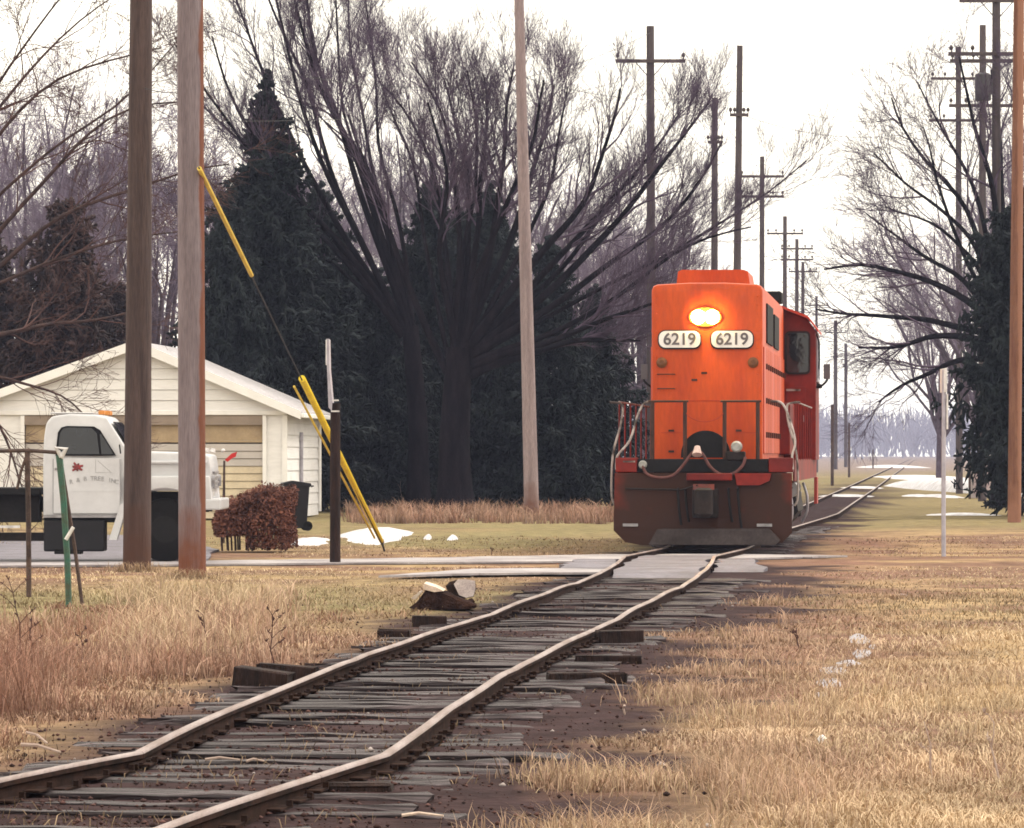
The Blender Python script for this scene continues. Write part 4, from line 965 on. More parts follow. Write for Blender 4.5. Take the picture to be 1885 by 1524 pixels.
# number boards
def rrect(cx_, cz_, w, h, r, n=5):
    p = []
    for (sx, sz, a0) in ((1, 1, 0), (-1, 1, 90), (-1, -1, 180), (1, -1, 270)):
        for k in range(n+1):
            a = R(a0+90*k/n); p.append((cx_+sx*(w/2-r)+r*math.cos(a), cz_+sz*(h/2-r)+r*math.sin(a)))
    return p
for cx_ in (-.475, .435):
    fr = MB().prism(rrect(cx_, 3.60, .76, .335, .13), 'y', FY-.03, FY+.005).build('number_board', M['grime'], hood)
    MB().prism(rrect(cx_, 3.605, .72, .29, .115), 'y', FY-.034, FY-.031).build('board_face', M['white'], fr)
    lettering('number', '6219', .285, M['digits'], fr, (cx_, FY-.038, 3.60), sx=1.0)
for x in (-.785, .80):
    cl = MB().tube([(x, FY-.03, 3.20), (x, FY-.03, 3.20), (x, FY+.01, 3.20)], [.09, .125, .125], 18).build('class_light', mat('class_rim', (.22,.05,.015), (.12,.04,.02), .5, 6), hood)
    MB().tube([(x, FY-.05, 3.20), (x, FY-.031, 3.20)], [.05, .095], 16).build('lens', M['lens_off'], cl)
# walkway and underframe
MB().box((-1.50, .5, 1.36), (1.50, 17.2, 1.50), .01).build('walkway', mat('deck_dark', (.07,.04,.035), (.04,.025,.022), .8, 3), loco)
for sd in (-1, 1): MB().box((sd*1.50, .5, 1.14), (sd*1.53, 16.2, 1.52)).build('side_sill', M['sillred_cabshade'], loco)
MB().box((-.9, .6, .95), (.9, 16.8, 1.35)).build('underframe', M['grime'], loco)
MB().prism([(-1.35,1.0),(-1.42,.55),(-1.2,.28),(1.2,.28),(1.42,.55),(1.35,1.0)], 'y', 6.6, 10.4).build('fuel_tank', M['grime'], loco)
# end handrails
for x0, x1 in ((-.92, -.32), (.32, .93)):
    MB().tube([(x0-.05, .12, 2.52), (x1+.04, .12, 2.52)], .020, 7).build('end_handrail', M['railbrown'], loco)
    for x in (x0+.02, x1-.02): MB().tube([(x, .12, 1.5), (x, .12, 2.52)], .036, 7).build('stanchion', M['railbrown'], loco)
MB().tube(smooth_path([(-.36, .10, 2.35), (-.2, .1, 2.22), (0, .1, 2.17), (.2, .1, 2.22), (.36, .10, 2.35)], 4), .010, 5).build('safety_chain', mat('chain_orange', (.36,.04,.012), (.25,.03,.01), .6, 5), loco)
for sd in (-1, 1):
    o1 = 1.62 if sd < 0 else 1.56; i1 = 1.04 if sd < 0 else 1.30
    MB().tube(smooth_path([(sd*(i1-.18), .5, 2.52), (sd*i1, .45, 2.50), (sd*(i1+.12), .35, 2.30), (sd*(i1+.25), .15, 1.85), (sd*1.5, .05, 1.58), (sd*1.515, .02, 1.35)], 4), .021, 7).build('step_handrail', M['handrail'], loco, smooth=True)
    MB().tube(smooth_path([(sd*(o1+.06), .75, 2.51), (sd*(o1-.12), .75, 2.49), (sd*(o1-.17), .74, 2.40), (sd*(o1-.13), .72, 2.1), (sd*o1, .7, 1.6), (sd*(o1+.02), .7, .9), (sd*(o1-.04), .7, .72)], 4), .020, 7).build('step_handrail', M['handrail'], loco, smooth=True)
    for z in (.42, .72, 1.02): MB().box((sd*1.0, .08, z), (sd*1.50, .62, z+.03)).build('step', M['grime'], loco)
    pts = [(sd*1.53, 1.0, 2.52), (sd*1.53, 12.2, 2.52)]
    MB().tube(pts, .018, 6).build('side_handrail', M['handrail'], loco)
    for k in range(8): MB().tube([(sd*1.53, 1.0+1.55*k, 1.5), (sd*1.53, 1.0+1.55*k, 2.52)], .016, 6).build('stanchion', M['sillred_cabshade'], loco)
# cab
cab = MB()
cs = [(-1.60, 1.5), (-1.60, 4.05), (-1.40, 4.32), (-.9, 4.52), (-.3, 4.60), (.3, 4.60), (.9, 4.52), (1.40, 4.32), (1.60, 4.05), (1.60, 1.5)]
cab.prism(cs, 'y', 12.7, 15.4); cabo = cab.build('cab', M['sillred_cabshade'], loco)
# roof overhang
cs2 = [(x*1.03, z+.03) for x, z in cs[1:-1]]; cs2 = cs2 + [(x, z-.05) for x, z in cs2[::-1]]
MB().prism(cs2, 'y', 12.5, 15.6).build('cab_roof', mat('roof_red', (.50,.05,.02), (.4,.04,.02), .4, 3), cabo)
for sd in (-1, 1):
    w = MB().prism(rrect(sd*1.24, 3.62, .50, .86, .09), 'y', 12.66, 12.698).build('front_window', M['grime'], cabo)
    MB().prism(rrect(sd*1.24, 3.62, .43, .78, .07), 'y', 12.652, 12.659).build('pane', M['glass'], w)
    d = MB().box((sd*1.02, 12.675, 1.56), (sd*1.40, 12.698, 2.95), .005).build('cab_door', M['sillred_cabshade'], cabo)
    MB().box((sd*1.33, 12.65, 2.25), (sd*1.37, 12.675, 2.38)).build('handle', M['steelgrey'], d)
    w = MB().box((sd*1.60, 13.1, 3.05), (sd*1.63, 14.9, 3.95), .01).build('side_window', M['galv'], cabo)
    MB().box((sd*1.63, 13.18, 3.12), (sd*1.636, 14.82, 3.88)).build('pane', M['glass'], w)
    MB().box((sd*1.56, 13.2, 2.94), (sd*1.68, 14.8, 3.02), .02).build('armrest', M['grime'], cabo)
    a = MB().tube(smooth_path([(sd*1.56, 13.0, 2.95), (sd*1.68, 12.95, 2.95), (sd*1.80, 12.9, 3.05), (sd*1.82, 12.9, 3.1)], 3), .022, 6).build('mirror_arm', M['black'], cabo)
    MB().box((sd*1.75, 12.88, 3.10), (sd*1.88, 12.92, 3.40), .01).build('mirror', M['transf'], a)
    MB().tube(smooth_path([(sd*1.6, 13.02, 4.0), (sd*1.66, 13.0, 3.8), (sd*1.66, 13.0, 3.3)], 3), .016, 6).build('wind_deflector_rail', M['black'], cabo)
MB().box((1.02, 12.6, 2.86), (1.30, 12.64, 2.90)).build('grab_iron', M['handrail'], cabo)
MB().box((1.50, 15.4, .6), (1.56, 16.4, 1.14)).build('step_well', mat('well_red', (.35,.05,.04), (.26,.04,.03), .5, 3), loco)
MB().box((-1.0, 15.4, 1.5), (1.0, 17.1, 3.0), .08).build('short_hood', M['hood'], loco)
# trucks
for ty in (2.0, 12.4):
    t = MB().box((-1.12, ty, .42), (-1.0, ty+3.3, .92), .03).box((1.0, ty, .42), (1.12, ty+3.3, .92), .03).box((-1.0, ty+1.2, .5), (1.0, ty+2.1, .9)).build('truck_frame', M['grime'], loco)
    for wy in (ty+.35, ty+2.95):
        for sd in (-1, 1):
            MB().tube([(sd*.67, wy, .51), (sd*.70, wy, .51), (sd*.71, wy, .51), (sd*.83, wy, .51)], [.54, .54, .51, .50], 24).build('wheel', mat('wheel_steel', (.12,.09,.085), (.06,.045,.045), .5, 5), t, smooth=True)
            MB().box((sd*1.12, wy-.22, .34), (sd*1.24, wy+.22, .70), .03).build('journal_box', M['grime'], t)
    for sd in (-1, 1):
        for wy in (ty+1.0, ty+2.2): MB().tube([(sd*1.18, wy, .45), (sd*1.18, wy, .85)], .09, 10).build('spring', M['steelgrey'], t)
        MB().tube([(sd*1.16, ty+.9, .95), (sd*1.16, ty+1.5, .95)], .12, 12).build('brake_cylinder', M['steelgrey'], t)
        MB().tube(smooth_path([(sd*1.38, ty-.9, 1.05), (sd*1.46, ty-.95, .8), (sd*1.46, ty-.9, .5), (sd*1.36, ty-.8, .28)], 4), .028, 7).build('air_hose', M['galv'], t)
MB().tube([(1.42, 1.2, 1.0), (1.42, 2.2, 1.0)], .15, 14).build('air_reservoir', M['steelgrey'], loco)
MB().tube([(-1.42, 1.2, 1.0), (-1.42, 2.2, 1.0)], .15, 14).build('air_reservoir', M['steelgrey'], loco)

# ------------------------------------------------------------------ white truck (nose to the right)
TZ = 74.4; ts = FPX/TZ
def tX(px): return (px-232)/ts                      # local x from the cab's front pillar
def tz(py): return (1036-py)/ts
troot = empty('truck', 'white medium truck with red door emblem parked behind the two big poles', 'truck', ((232-CX)/ts, TZ, 0.008))
W = 2.05
def body(profile, name, m, parent, inset_top=.0, zsplit=1.6, y0=0.0, y1=W, bev=.04):
    bm = bmesh.new(); n = len(profile)
    def yy(z, side):
        q = max(0, z-zsplit)*inset_top + max(0, .95-z)*.10
        return y0+q if side == 0 else y1-q
    va = [bm.verts.new((x, yy(z, 0), z)) for x, z in profile]; vb = [bm.verts.new((x, yy(z, 1), z)) for x, z in profile]
    bm.faces.new(va); bm.faces.new(vb[::-1])
    for i in range(n): bm.faces.new((va[i], vb[i], vb[(i+1) % n], va[(i+1) % n]))
    bmesh.ops.recalc_face_normals(bm, faces=bm.faces[:])
    bmesh.ops.bevel(bm, geom=bm.edges[:], offset=bev, segments=3, affect='EDGES', profile=.5, clamp_overlap=True)
    me = bpy.data.meshes.new(name); bm.to_mesh(me); bm.free(); me.materials.append(m)
    me.polygons.foreach_set('use_smooth', [True]*len(me.polygons))
    try: me.set_sharp_from_angle(angle=R(35))
    except Exception: pass
    return link(name, me, parent)
cabp = [(tX(79), tz(953)), (tX(79), 1.5), (tX(80), 1.95), (tX(84), 2.20), (tX(95), 2.31), (tX(125), 2.345), (tX(175), 2.335), (tX(196), 2.29), (tX(238), 1.72), (tX(238), tz(953))]
cabt = body(cabp, 'cab', M['wtruck'], troot, .16, 1.66)
MB().box((tX(90), .15, 2.345), (tX(170), W-.15, 2.37), .02).build('roof_panel', M['wtruck'], cabt)
# side window: frame and panes set just proud of the door skin
def win(poly, y, name, m, parent, th=.012):
    vs = []
    for x, z in poly: vs.append((x, y + max(0, z-1.66)*.16, z))
    mb = MB(); n = len(vs); mb.v = vs + [(a, b_-th, c) for a, b_, c in vs]
    mb.f = [tuple(range(n)), tuple(range(n, 2*n))] + [(i, (i+1) % n, n+(i+1) % n, n+i) for i in range(n)]
    return mb.build(name, m, parent)
wp = [(tX(102), tz(841)), (tX(106), tz(798)), (tX(112), tz(789)), (tX(122), tz(786)), (tX(172), tz(787)), (tX(184), tz(794)), (tX(214), tz(841))]
wf = win(wp, -.004, 'side_window', M['rubber'], cabt)
win([(tX(106), tz(838)), (tX(110), tz(799)), (tX(116), tz(791)), (tX(124), tz(789)), (tX(168), tz(790)), (tX(178), tz(800)), (tX(183), tz(838))], -.018, 'pane', M['glass'], wf, .004)
win([(tX(187), tz(838)), (tX(183), tz(801)), (tX(186), tz(801)), (tX(209), tz(838))], -.018, 'vent_pane', M['glass'], wf, .004)
ws = MB().add([(tX(203), .12, 2.20), (tX(236), .10, 1.78), (tX(236), W-.10, 1.78), (tX(203), W-.12, 2.20)], [(0,1,2,3)]); 
for i, v in enumerate(ws.v): ws.v[i] = (v[0]+.03, v[1], v[2]+.02)
ws.build('windscreen', M['glass'], cabt)
# door seams, handle and sill line
M['seam'] = mat('door_seam', (.16,.16,.17), (.12,.12,.13), .6, 5)
door = MB().box((tX(98), -.008, tz(948)), (tX(222), -.001, 1.64), .003).build('door', M['wtruck'], cabt)
MB().box((tX(101), -.03, 1.45), (tX(115), -.008, 1.49), .006).build('handle', M['steelgrey'], door)
MB().box((tX(98), -.013, tz(907)), (tX(222), -.0085, tz(906)+.0)).build('crease', M['wtruck'], door)
em_ = MB(); 
for k in range(7):
    a = k*2*math.pi/7+.3; r1, r2 = .03, (.075 if k % 2 else .10)
    em_.tube([(tX(142), -.010, tz(862)), (tX(142)+r2*math.cos(a), -.012, tz(862)+r2*.85*math.sin(a))], [.03, .014], 6)
em_.build('emblem', mat('emblem_red', (.32,.05,.055), (.12,.04,.04), .6, 14), door)
M['tlet'] = mat('grey_lettering', (.36,.36,.37), (.27,.27,.28), .6, 8)
txt = 'R & B TREE INC'
for i, ch in enumerate(txt):
    if ch == ' ': continue
    q = (i-(len(txt)-1)/2)/((len(txt)-1)/2)
    lettering('letter', ch, .098, M['tlet'], door, (tX(173)+q*.36, -.011, tz(883)-.055*q*q), (R(90), R(8*q), 0))
MB().tube([(tX(98), -.006, 1.63), (tX(98), -.006, tz(947)), (tX(221), -.006, tz(947)), (tX(221), -.006, 1.63)], .006, 4).build('door_gap', M['seam'], door)
MB().box((tX(80), -.012, tz(955)), (tX(226), .0, tz(951))).build('rocker_trim', M['steelgrey'], cabt)
# the small door triangle fold
MB().tube([(tX(176), -.009, 1.62), (tX(176), -.009, tz(872)), (tX(205), -.009, tz(872)), (tX(180), -.009, 1.60)], .0025, 4).build('decal_line', M['seam'], door)
# hood and fender
hp = [(tX(226), 1.08), (tX(226), 1.74), (tX(250), 1.755), (tX(340), 1.735), (tX(384), 1.70), (tX(388), 1.5), (tX(388), .98), (tX(352), 1.0), (tX(342), 1.12), (tX(262), 1.12), (tX(252), 1.06)]
hd = body(hp, 'bonnet', M['wtruck'], troot, .10, 1.35, .06, W-.06, .05)
MB().box((tX(240), .015, 1.55), (tX(380), .075, 1.60), .02).build('bonnet_ridge', M['wtruck'], hd)
fen = MB()
arcn = 12; cxw, czw, rw = tX(303), .50, .66
outer = [(tX(236), 1.40), (tX(386), 1.38), (tX(390), 1.0)]
inner = [(cxw+rw*math.cos(a), czw+rw*math.sin(a)) for a in np.linspace(R(38), R(128), arcn)]
fo = body([(tX(228), 1.36), (tX(386), 1.36), (tX(391), .95), (tX(391), .90)] + inner + [(tX(228), 1.02)], 'fender', M['wtruck'], troot, 0, 9, -.05, .30, .03)
body([(tX(228), 1.36), (tX(386), 1.36), (tX(391), .95), (tX(391), .90)] + inner + [(tX(228), 1.02)], 'fender', M['wtruck'], troot, 0, 9, W-.30, W+.05, .03)
# white slanting fender tail
MB().prism([(tX(222), tz(930)), (tX(236), tz(925)), (tX(215), tz(996)), (tX(201), tz(996))], 'y', -.05, .25).build('fender_tail', M['wtruck'], troot)
MB().box((tX(372), -.06, .82), (tX(407), W+.06, 1.0), .03).build('front_bumper', M['wtruck'], troot)
for y in (.22, W-.22): MB().tube([(tX(388), y, 1.28), (tX(394), y, 1.28)], [.10, .09], 14).build('headlight', M['steelgrey'], hd)
for z in (1.16, 1.24, 1.32, 1.40): MB().box((tX(388), .42, z), (tX(392), W-.42, z+.03)).build('grille_bar', M['steelgrey'], hd)
for y in (.28, W-.28):
    MB().tube([(tX(378), y, 1.74), (tX(380), y, 1.80)], [.05, .03], 10).build('marker', M['sign'], hd)
for x, y in ((178, .35), (182, 1.0), (178, W-.35)): MB().box((tX(x), y-.06, 2.33), (tX(x)+.10, y+.06, 2.40), .015).build('marker_lamp', M['amber'], cabt)
# chassis, box, wheels
ch = MB().box((tX(-330), .55, .78), (tX(380), .70, 1.02)).box((tX(-330), W-.70, .78), (tX(380), W-.55, 1.02)).build('chassis', M['black'], troot)
MB().box((tX(80), .02, .16), (tX(192), .55, .66), .03).build('fuel_tank', M['bin'], troot)
MB().box((tX(100), -.02, .12), (tX(150), .30, .17), .01).build('cab_step', M['black'], troot)
MB().box((tX(80), .1, .62), (tX(210), W-.1, .72)).build('cab_underside', M['black'], troot)
MB().box((tX(-330), .03, 1.06), (tX(74), W-.03, 1.17), .012).build('flat_bed', M['black'], troot)
MB().box((tX(-330), .25, .62), (tX(70), .6, 1.06)).build('bed_skirt', M['black'], troot)
MB().box((tX(-20), .22, .53), (tX(34), .25, .57)).build('reflective_strip', M['sign'], troot)
MB().box((tX(-330), .4, .32), (tX(78), .9, .45)).build('drive_shaft_guard', M['grime'], troot)
def wheel(x, y0, y1, parent):
    w = MB().tube([(x, y0, .5), (x, y0+.03, .5), (x, (y0+y1)/2, .5), (x, y1-.03, .5), (x, y1, .5)], [.40, .49, .505, .49, .40], 28).build('wheel', M['rubber'], parent, smooth=True)
    MB().tube([(x, y0-.006, .5), (x, y0+.01, .5)], [.20, .28], 20).build('rim', mat('rim_dark', (.010,.009,.010), (.006,.006,.006), .7, 6, spec=.2), w)
wheel(tX(303), .02, .28, troot); wheel(tX(303), W-.28, W-.02, troot)
for y0 in (.05, .34, W-.59, W-.30): wheel(tX(-190), y0, y0+.25, troot)
MB().box((tX(270), .3, .5), (tX(340), W-.3, 1.1)).build('engine_block', M['black'], troot)
# mirror
MB().tube([(tX(222), -.02, 1.72), (tX(222), -.2, 1.85)], .012, 6).build('mirror_arm', M['black'], cabt)

# ------------------------------------------------------------------ garage
GZ0 = 124.0; gs_ = FPX/GZ0
def gx(px): return (px-252)/gs_
def gz_(py): return (955-py)/gs_
g = empty('garage', 'white garage with low gable, cream slatted door and siding behind the truck', 'garage', ((252-CX)/gs_, GZ0, 0), R(-3.2))
WL, WR, EV, AP, DEP = gx(-76), gx(528), gz_(757), gz_(640), 8.5
MB().box((WL, .06, 0), (gx(40), DEP, EV)).build('wall', M['siding'], g)
w2 = MB().box((gx(490), .06, 0), (WR, DEP, EV)).build('wall', M['siding'], g)
MB().box((gx(40), DEP-.2, 0), (gx(490), DEP, EV)).build('back_wall', M['siding'], g)
MB().box((WL, .10, EV-.02), (WR, DEP-.05, EV+.10)).build('ceiling_plate', M['siding'], g)
# gable siding boards
nb = 6
for i in range(nb):
    z0 = EV+(AP-EV)*i/nb; z1 = EV+(AP-EV)*(i+1)/nb; ap0 = 1-i/nb; ap1 = 1-(i+1)/nb
    xl0, xr0, xl1, xr1 = WL*ap0, WR*ap0, WL*ap1, WR*ap1
    if i == nb-1: xl1, xr1 = -.02, .02
    vs = [(xl0, -.02, z0+.008), (xr0, -.02, z0+.008), (xr1, .012, z1), (xl1, .012, z1), (xl0, .06, z0+.008), (xr0, .06, z0+.008), (xr1, .06, z1), (xl1, .06, z1)]
    MB().add(vs, [(0,1,2,3),(4,7,6,5),(0,4,5,1),(1,5,6,2),(2,6,7,3),(3,7,4,0)]).build('siding_board', M['siding'], g)
MB().prism([(WL, EV+.1), (WR, EV+.1), (0, AP)], 'y', .075, .2).build('gable_backing', M['siding'], g)
MB().box((WL-.02, -.055, EV-.10), (WR+.02, .055, EV+.02), .008).build('fascia', M['trim'], g)
# door surround: tan header and jambs, cream slats
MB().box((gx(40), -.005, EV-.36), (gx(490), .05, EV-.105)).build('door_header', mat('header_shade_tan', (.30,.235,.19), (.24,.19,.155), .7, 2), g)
door_t = MB().box((gx(44), .14, gz_(816)+.02), (gx(488), .20, EV-.35)).build('upper_door_panel', M['tan'], g)
ns = 10; zt = gz_(817)
for i in range(ns):
    z0 = zt*i/ns; z1 = zt*(i+1)/ns
    vs = []
    x0, x1 = gx(44), gx(488)
    MB().add([(x0,.10,z0+.012),(x1,.10,z0+.012),(x1,.13,z1-.004),(x0,.13,z1-.004),(x0,.18,z0+.012),(x1,.18,z0+.012),(x1,.18,z1-.004),(x0,.18,z1-.004)],
             [(0,1,2,3),(4,7,6,5),(0,4,5,1),(1,5,6,2),(2,6,7,3),(3,7,4,0)]).build('door_slat', M['cream'] if i < 7 else mat('door_slat_grey', (.50,.45,.42), (.43,.39,.36), .6, 2), g)
MB().box((gx(44), .19, 0), (gx(488), .22, zt)).build('door_backing', M['tan'], g)
for px in (40, 488): MB().box((gx(px)-.05, -.02, 0), (gx(px)+.05, .058, EV-.11)).build('door_jamb', M['trim'], g)
MB().box((WR-.10, -.03, 0), (WR+.03, .055, EV-.11)).build('corner_trim', M['trim'], g)
# side boards (right)
ns = 9
for i in range(ns):
    z0 = EV*i/ns; z1 = EV*(i+1)/ns
    MB().add([(WR+.034,.1,z0+.008),(WR+.034,DEP-.05,z0+.008),(WR+.010,DEP-.05,z1),(WR+.010,.1,z1),(WR+.001,.1,z0+.008),(WR+.001,DEP-.05,z0+.008),(WR+.001,DEP-.05,z1),(WR+.001,.1,z1)],
             [(0,1,2,3),(4,7,6,5),(0,4,5,1),(1,5,6,2),(2,6,7,3),(3,7,4,0)]).build('siding_board', M['siding'], g)
MB().tube([(WR+.08, 3.2, .5), (WR+.08, 3.2, 2.3)], .05, 8).build('conduit', M['galv'], g)
MB().tube([(WR+.07, DEP-.1, .1), (WR+.07, DEP-.1, EV)], .05, 8).build('downspout', M['trim'], g)
# roof slabs and rakes
ov = .42; sl = (AP-EV)/WR; sll = (AP-EV)/(-WL)
for sd, Wx, s_ in ((1, WR, sl), (-1, WL, sll)):
    ex = Wx+sd*ov; ez = EV-s_*ov+.06
    MB().prism([(0, AP+.06), (ex, ez), (ex, ez+.10), (0, AP+.18)], 'y', -.34, DEP+.3).build('roof', M['roof'], g)
    MB().prism([(0, AP-.06), (ex, ez-.10), (ex, ez+.115), (0, AP+.195)], 'y', -.40, -.345).build('rake_board', M['trim'], g)
    MB().prism([(0, AP+.03), (ex, ez-.02), (ex, ez-.005), (0, AP+.045)], 'y', -.34, -.05).build('soffit', M['trim'], g)
    MB().box((ex, -.35, ez-.06), (ex+sd*.10, DEP+.2, ez+.06), .02).build('gutter', M['trim'], g)

# ------------------------------------------------------------------ hedge, bin, marker stake
hc = G(470, 1013); hZ = hc.y; hs_ = FPX/hZ
hedge = empty('hedge', 'clipped rusty brown hedge beside the truck nose', 'hedge', (hc.x, hZ, 0))
n = 26000
ux = rng.uniform(-1, 1, n); uy = rng.uniform(-1, 1, n); uz = rng.random(n)**.8
kx = np.abs(ux)**4+np.abs(uy)**4 < 1.05; ux, uy, uz = ux[kx], uy[kx], uz[kx]; n = len(ux)
topz = .94 + .16*np.clip((ux+.35)*1.6, -.75, 1)*1.0 + .05*rng.normal(0, 1, n) + .025*np.sin(ux*5+1)
lowz = np.where(ux < -.2, .25, .03)
pos = np.stack([ux*(.70+.05*np.sin(uz*7+uy*3)), uy*.75, lowz+uz*(topz-lowz)], -1)
shell = (np.abs(ux) > .75) | (np.abs(uy) > .75) | (uz > .78) | (rng.random(n) < .35); pos = pos[shell]; n = len(pos)
e1 = nrm(rng.normal(0, 1, (n, 3)))*rng.uniform(.02, .05, (n, 1)); e2 = nrm(rng.normal(0, 1, (n, 3)))*rng.uniform(.012, .03, (n, 1))
Vv = np.stack([pos-e1, pos+e2, pos+e1, pos-e2], 1).reshape(-1, 3); Ff = np.arange(n*4).reshape(-1, 4)
link('foliage', np_mesh('foliage', Vv, Ff, M['hedge']), hedge)
mb = MB()
for k in range(26):
    a = Vector((random.uniform(-.6, .6), random.uniform(-.6, .6), 0)); mb.tube([a, a*1.05+Vector((0, 0, .5)), a*1.1+Vector((random.uniform(-.1, .1), 0, .9))], [.018, .014, .006], 5)
mb.build('stems', M['bark_red'], hedge)
# shrub left of it with pale stems
bn = empty('wheelie_bin', 'black wheeled bin behind the hedge by the garage corner', 'bin', tuple(G(546, 977)), R(8))
bn_s = 1.0
MB().add([(-.20,-.24,.06),(.20,-.24,.06),(.20,.24,.06),(-.20,.24,.06),(-.26,-.30,1.0),(.26,-.30,1.0),(.26,.30,1.0),(-.26,.30,1.0)], [(0,3,2,1),(4,5,6,7),(0,1,5,4),(1,2,6,5),(2,3,7,6),(3,0,4,7)]).build('body', M['bin'], bn)
MB().prism([(-.34,1.0),(.30,1.0),(.29,1.06),(-.1,1.12),(-.33,1.07)], 'y', -.33, .33).build('lid', M['bin'], bn)
for y in (-.26, .26): MB().tube([(.22, y-.03, .11), (.22, y+.03, .11)], .11, 14).build('wheel', M['rubber'], bn)
MB().tube([(.30,-.25,.98), (.35,-.25,1.0), (.35,.25,1.0), (.30,.25,.98)], .015, 6).build('handle', M['bin'], bn)
st = G(411, 1000); sk = empty('marker_stake', 'thin brown stake with a red reflector in front of the garage door', 'stake', tuple(st)); ss = FPX/st.y
MB().tube([(0,0,-.1),(.01,0,.8),(.02,0,(1000-848)/ss)], [.03,.028,.022], 7).build('stake', M['rustpost'], sk)
MB().prism([(.03,1.60),(.16,1.72),(.27,1.76),(.24,1.66),(.17,1.63),(.08,1.56)], 'y', -.03, .0).build('reflector', M['red'], sk)
MB().tube([(0,-.02,1.74),(0,-.02,1.78),(0,-.02,1.82)], [.02,.045,.02], 10).build('white_knob', M['sign'], sk)

# ------------------------------------------------------------------ posts and fence
b = G(617, 1036); s_ = FPX/b.y
rp = empty('crossing_post', 'short dark wooden post with an edge-on crossing sign left of the track', 'post', tuple(b))
MB().tube([(0,0,-.1),(.0,0,.6),(.0,0,1.6),(.005,0,(1036-742)/s_)], [.088,.085,.085,.08], 12).build('post', M['darkwood'], rp, smooth=True)
def lz(py): return (1036-py)/s_
MB().prism([(-.135,lz(624)),(-.095,lz(624)),(-.085,lz(680)),(-.04,lz(740)),(-.05,lz(757)),(-.10,lz(750)),(-.115,lz(700)),(-.125,lz(672))], 'y', -.16, .55).build('sign_blade', M['galv'], rp)
MB().box((-.142, -.18, lz(672)), (-.125, .60, lz(626))).build('sign_face', M['sign'], rp)
for py, x1 in ((737, .06), (757, .07)): MB().box((-.06, -.14, lz(py)-.012), (x1, -.10, lz(py)+.012)).build('bracket', M['sign'], rp)
b = G(1737, 1021); s_ = FPX/b.y
rs_ = empty('crossing_sign', 'thin pale steel post with an edge-on white sign right of the track', 'sign', tuple(b))
MB().tube([(0,0,-.1),(0,0,1.5),(.01,0,(1021-680)/s_)], .038, 8).build('post', M['galv'], rs_, smooth=True)
def lz(py): return (1021-py)/s_
MB().box((.045, -.05, lz(790)), (.075, .70, lz(725)), .006).build('sign_blade', M['sign'], rs_)
MB().box((.0, -.08, lz(722)), (.05, .70, lz(678)), .006).build('sign_blade', M['sign'], rs_)
for py in (735, 780): MB().box((.0, -.05, lz(py)-.01), (.047, -.02, lz(py)+.01)).build('bracket', M['galv'], rs_)
b = G(127, 1112); s_ = FPX/b.y
fe = empty('fence', 'end of an old pipe fence with a leaning green post at the left', 'fence', tuple(b))
def fp(px, py, dy=0): return ((px-127)/s_, dy, (1112-py)/s_)
MB().tube([fp(127,1125), fp(124,1030), fp(117,920), fp(109,838)], [.036,.036,.038,.04], 8).build('post', M['green'], fe)
MB().tube([fp(114,841,-.03), fp(104,824,-.03), fp(122,826,-.03), fp(112,842,-.02)], .032, 8).build('cap', M['sign'], fe)
MB().tube([fp(150,1120,.15), fp(136,1010,.12), fp(112,850,.02)], .022, 7).build('brace', M['rustpost'], fe)
MB().tube([fp(49,1100,.25), fp(49,960,.22), fp(47,832,.2)], .030, 8).build('post', M['rustpost'], fe)
MB().tube([fp(-160,832,.5), fp(-40,831,.34), fp(48,829,.2), fp(108,833,0)], .022, 8).build('top_rail', M['rustpost'], fe)
MB().tube([fp(28,900,.2), fp(36,865,.2), fp(46,838,.2)], .018, 6).build('brace', M['rustpost'], fe)
MB().tube([fp(122,993,-.05), fp(133,975,-.06), fp(136,970,-.06)], .022, 7).build('tie_clip', M['sign'], fe)
MB().tube([fp(49,1085,.25), fp(49,1000,.22)], .014, 5).build('stub', M['rustpost'], fe)

# ------------------------------------------------------------------ split logs and debris
def rough_log(name, pts, rads, m, label, cat, n=14, seed=1, jit=.18):
    rr = random.Random(seed); c = Vector(pts[0]); mb = MB().tube([Vector(p)-c for p in pts], rads, n)
    for i, v in enumerate(mb.v):
        mb.v[i] = (v[0]+rr.uniform(-jit, jit)*.25*rads[0], v[1]+rr.uniform(-jit, jit)*rads[0], v[2]+rr.uniform(-jit, jit)*rads[0])
    return tag(mb.build(name, m, loc=c), label, cat)
b = G(815, 1119); s_ = FPX/b.y
def dp(px, py, dy=0): return Vector(((px-815)/s_, dy, (1119-py)/s_))
lg = empty('split_log', 'dark split tree stump with pale torn top lying left of the rails', 'log', tuple(b))
bm = bmesh.new(); poly = [(752,1119),(768,1104),(782,1086),(800,1080),(822,1088),(838,1094),(860,1104),(880,1113),(872,1121)]
rr = random.Random(3); ringv = []
for dy, sc_ in ((-.20,.82),(-.14,.97),(0,1.0),(.14,.95),(.24,.78)):
    ring = []
    for x, y in poly:
        p = dp(815+(x-815)*sc_, 1119+(y-1119)*sc_, dy); ring.append(bm.verts.new((p.x+rr.uniform(-.02,.02), p.y+rr.uniform(-.02,.02), p.z+rr.uniform(-.02,.02)-.01)))
    ringv.append(ring)
for a_, b_ in zip(ringv[:-1], ringv[1:]):
    for i in range(len(poly)): bm.faces.new((a_[i], a_[(i+1) % len(poly)], b_[(i+1) % len(poly)], b_[i]))
bm.faces.new(ringv[0][::-1]); bm.faces.new(ringv[-1])
bmesh.ops.triangulate(bm, faces=bm.faces[:]); bmesh.ops.recalc_face_normals(bm, faces=bm.faces[:])
me = bpy.data.meshes.new('bark'); bm.to_mesh(me); bm.free(); me.materials.append(M['logbark']); link('bark', me, lg)
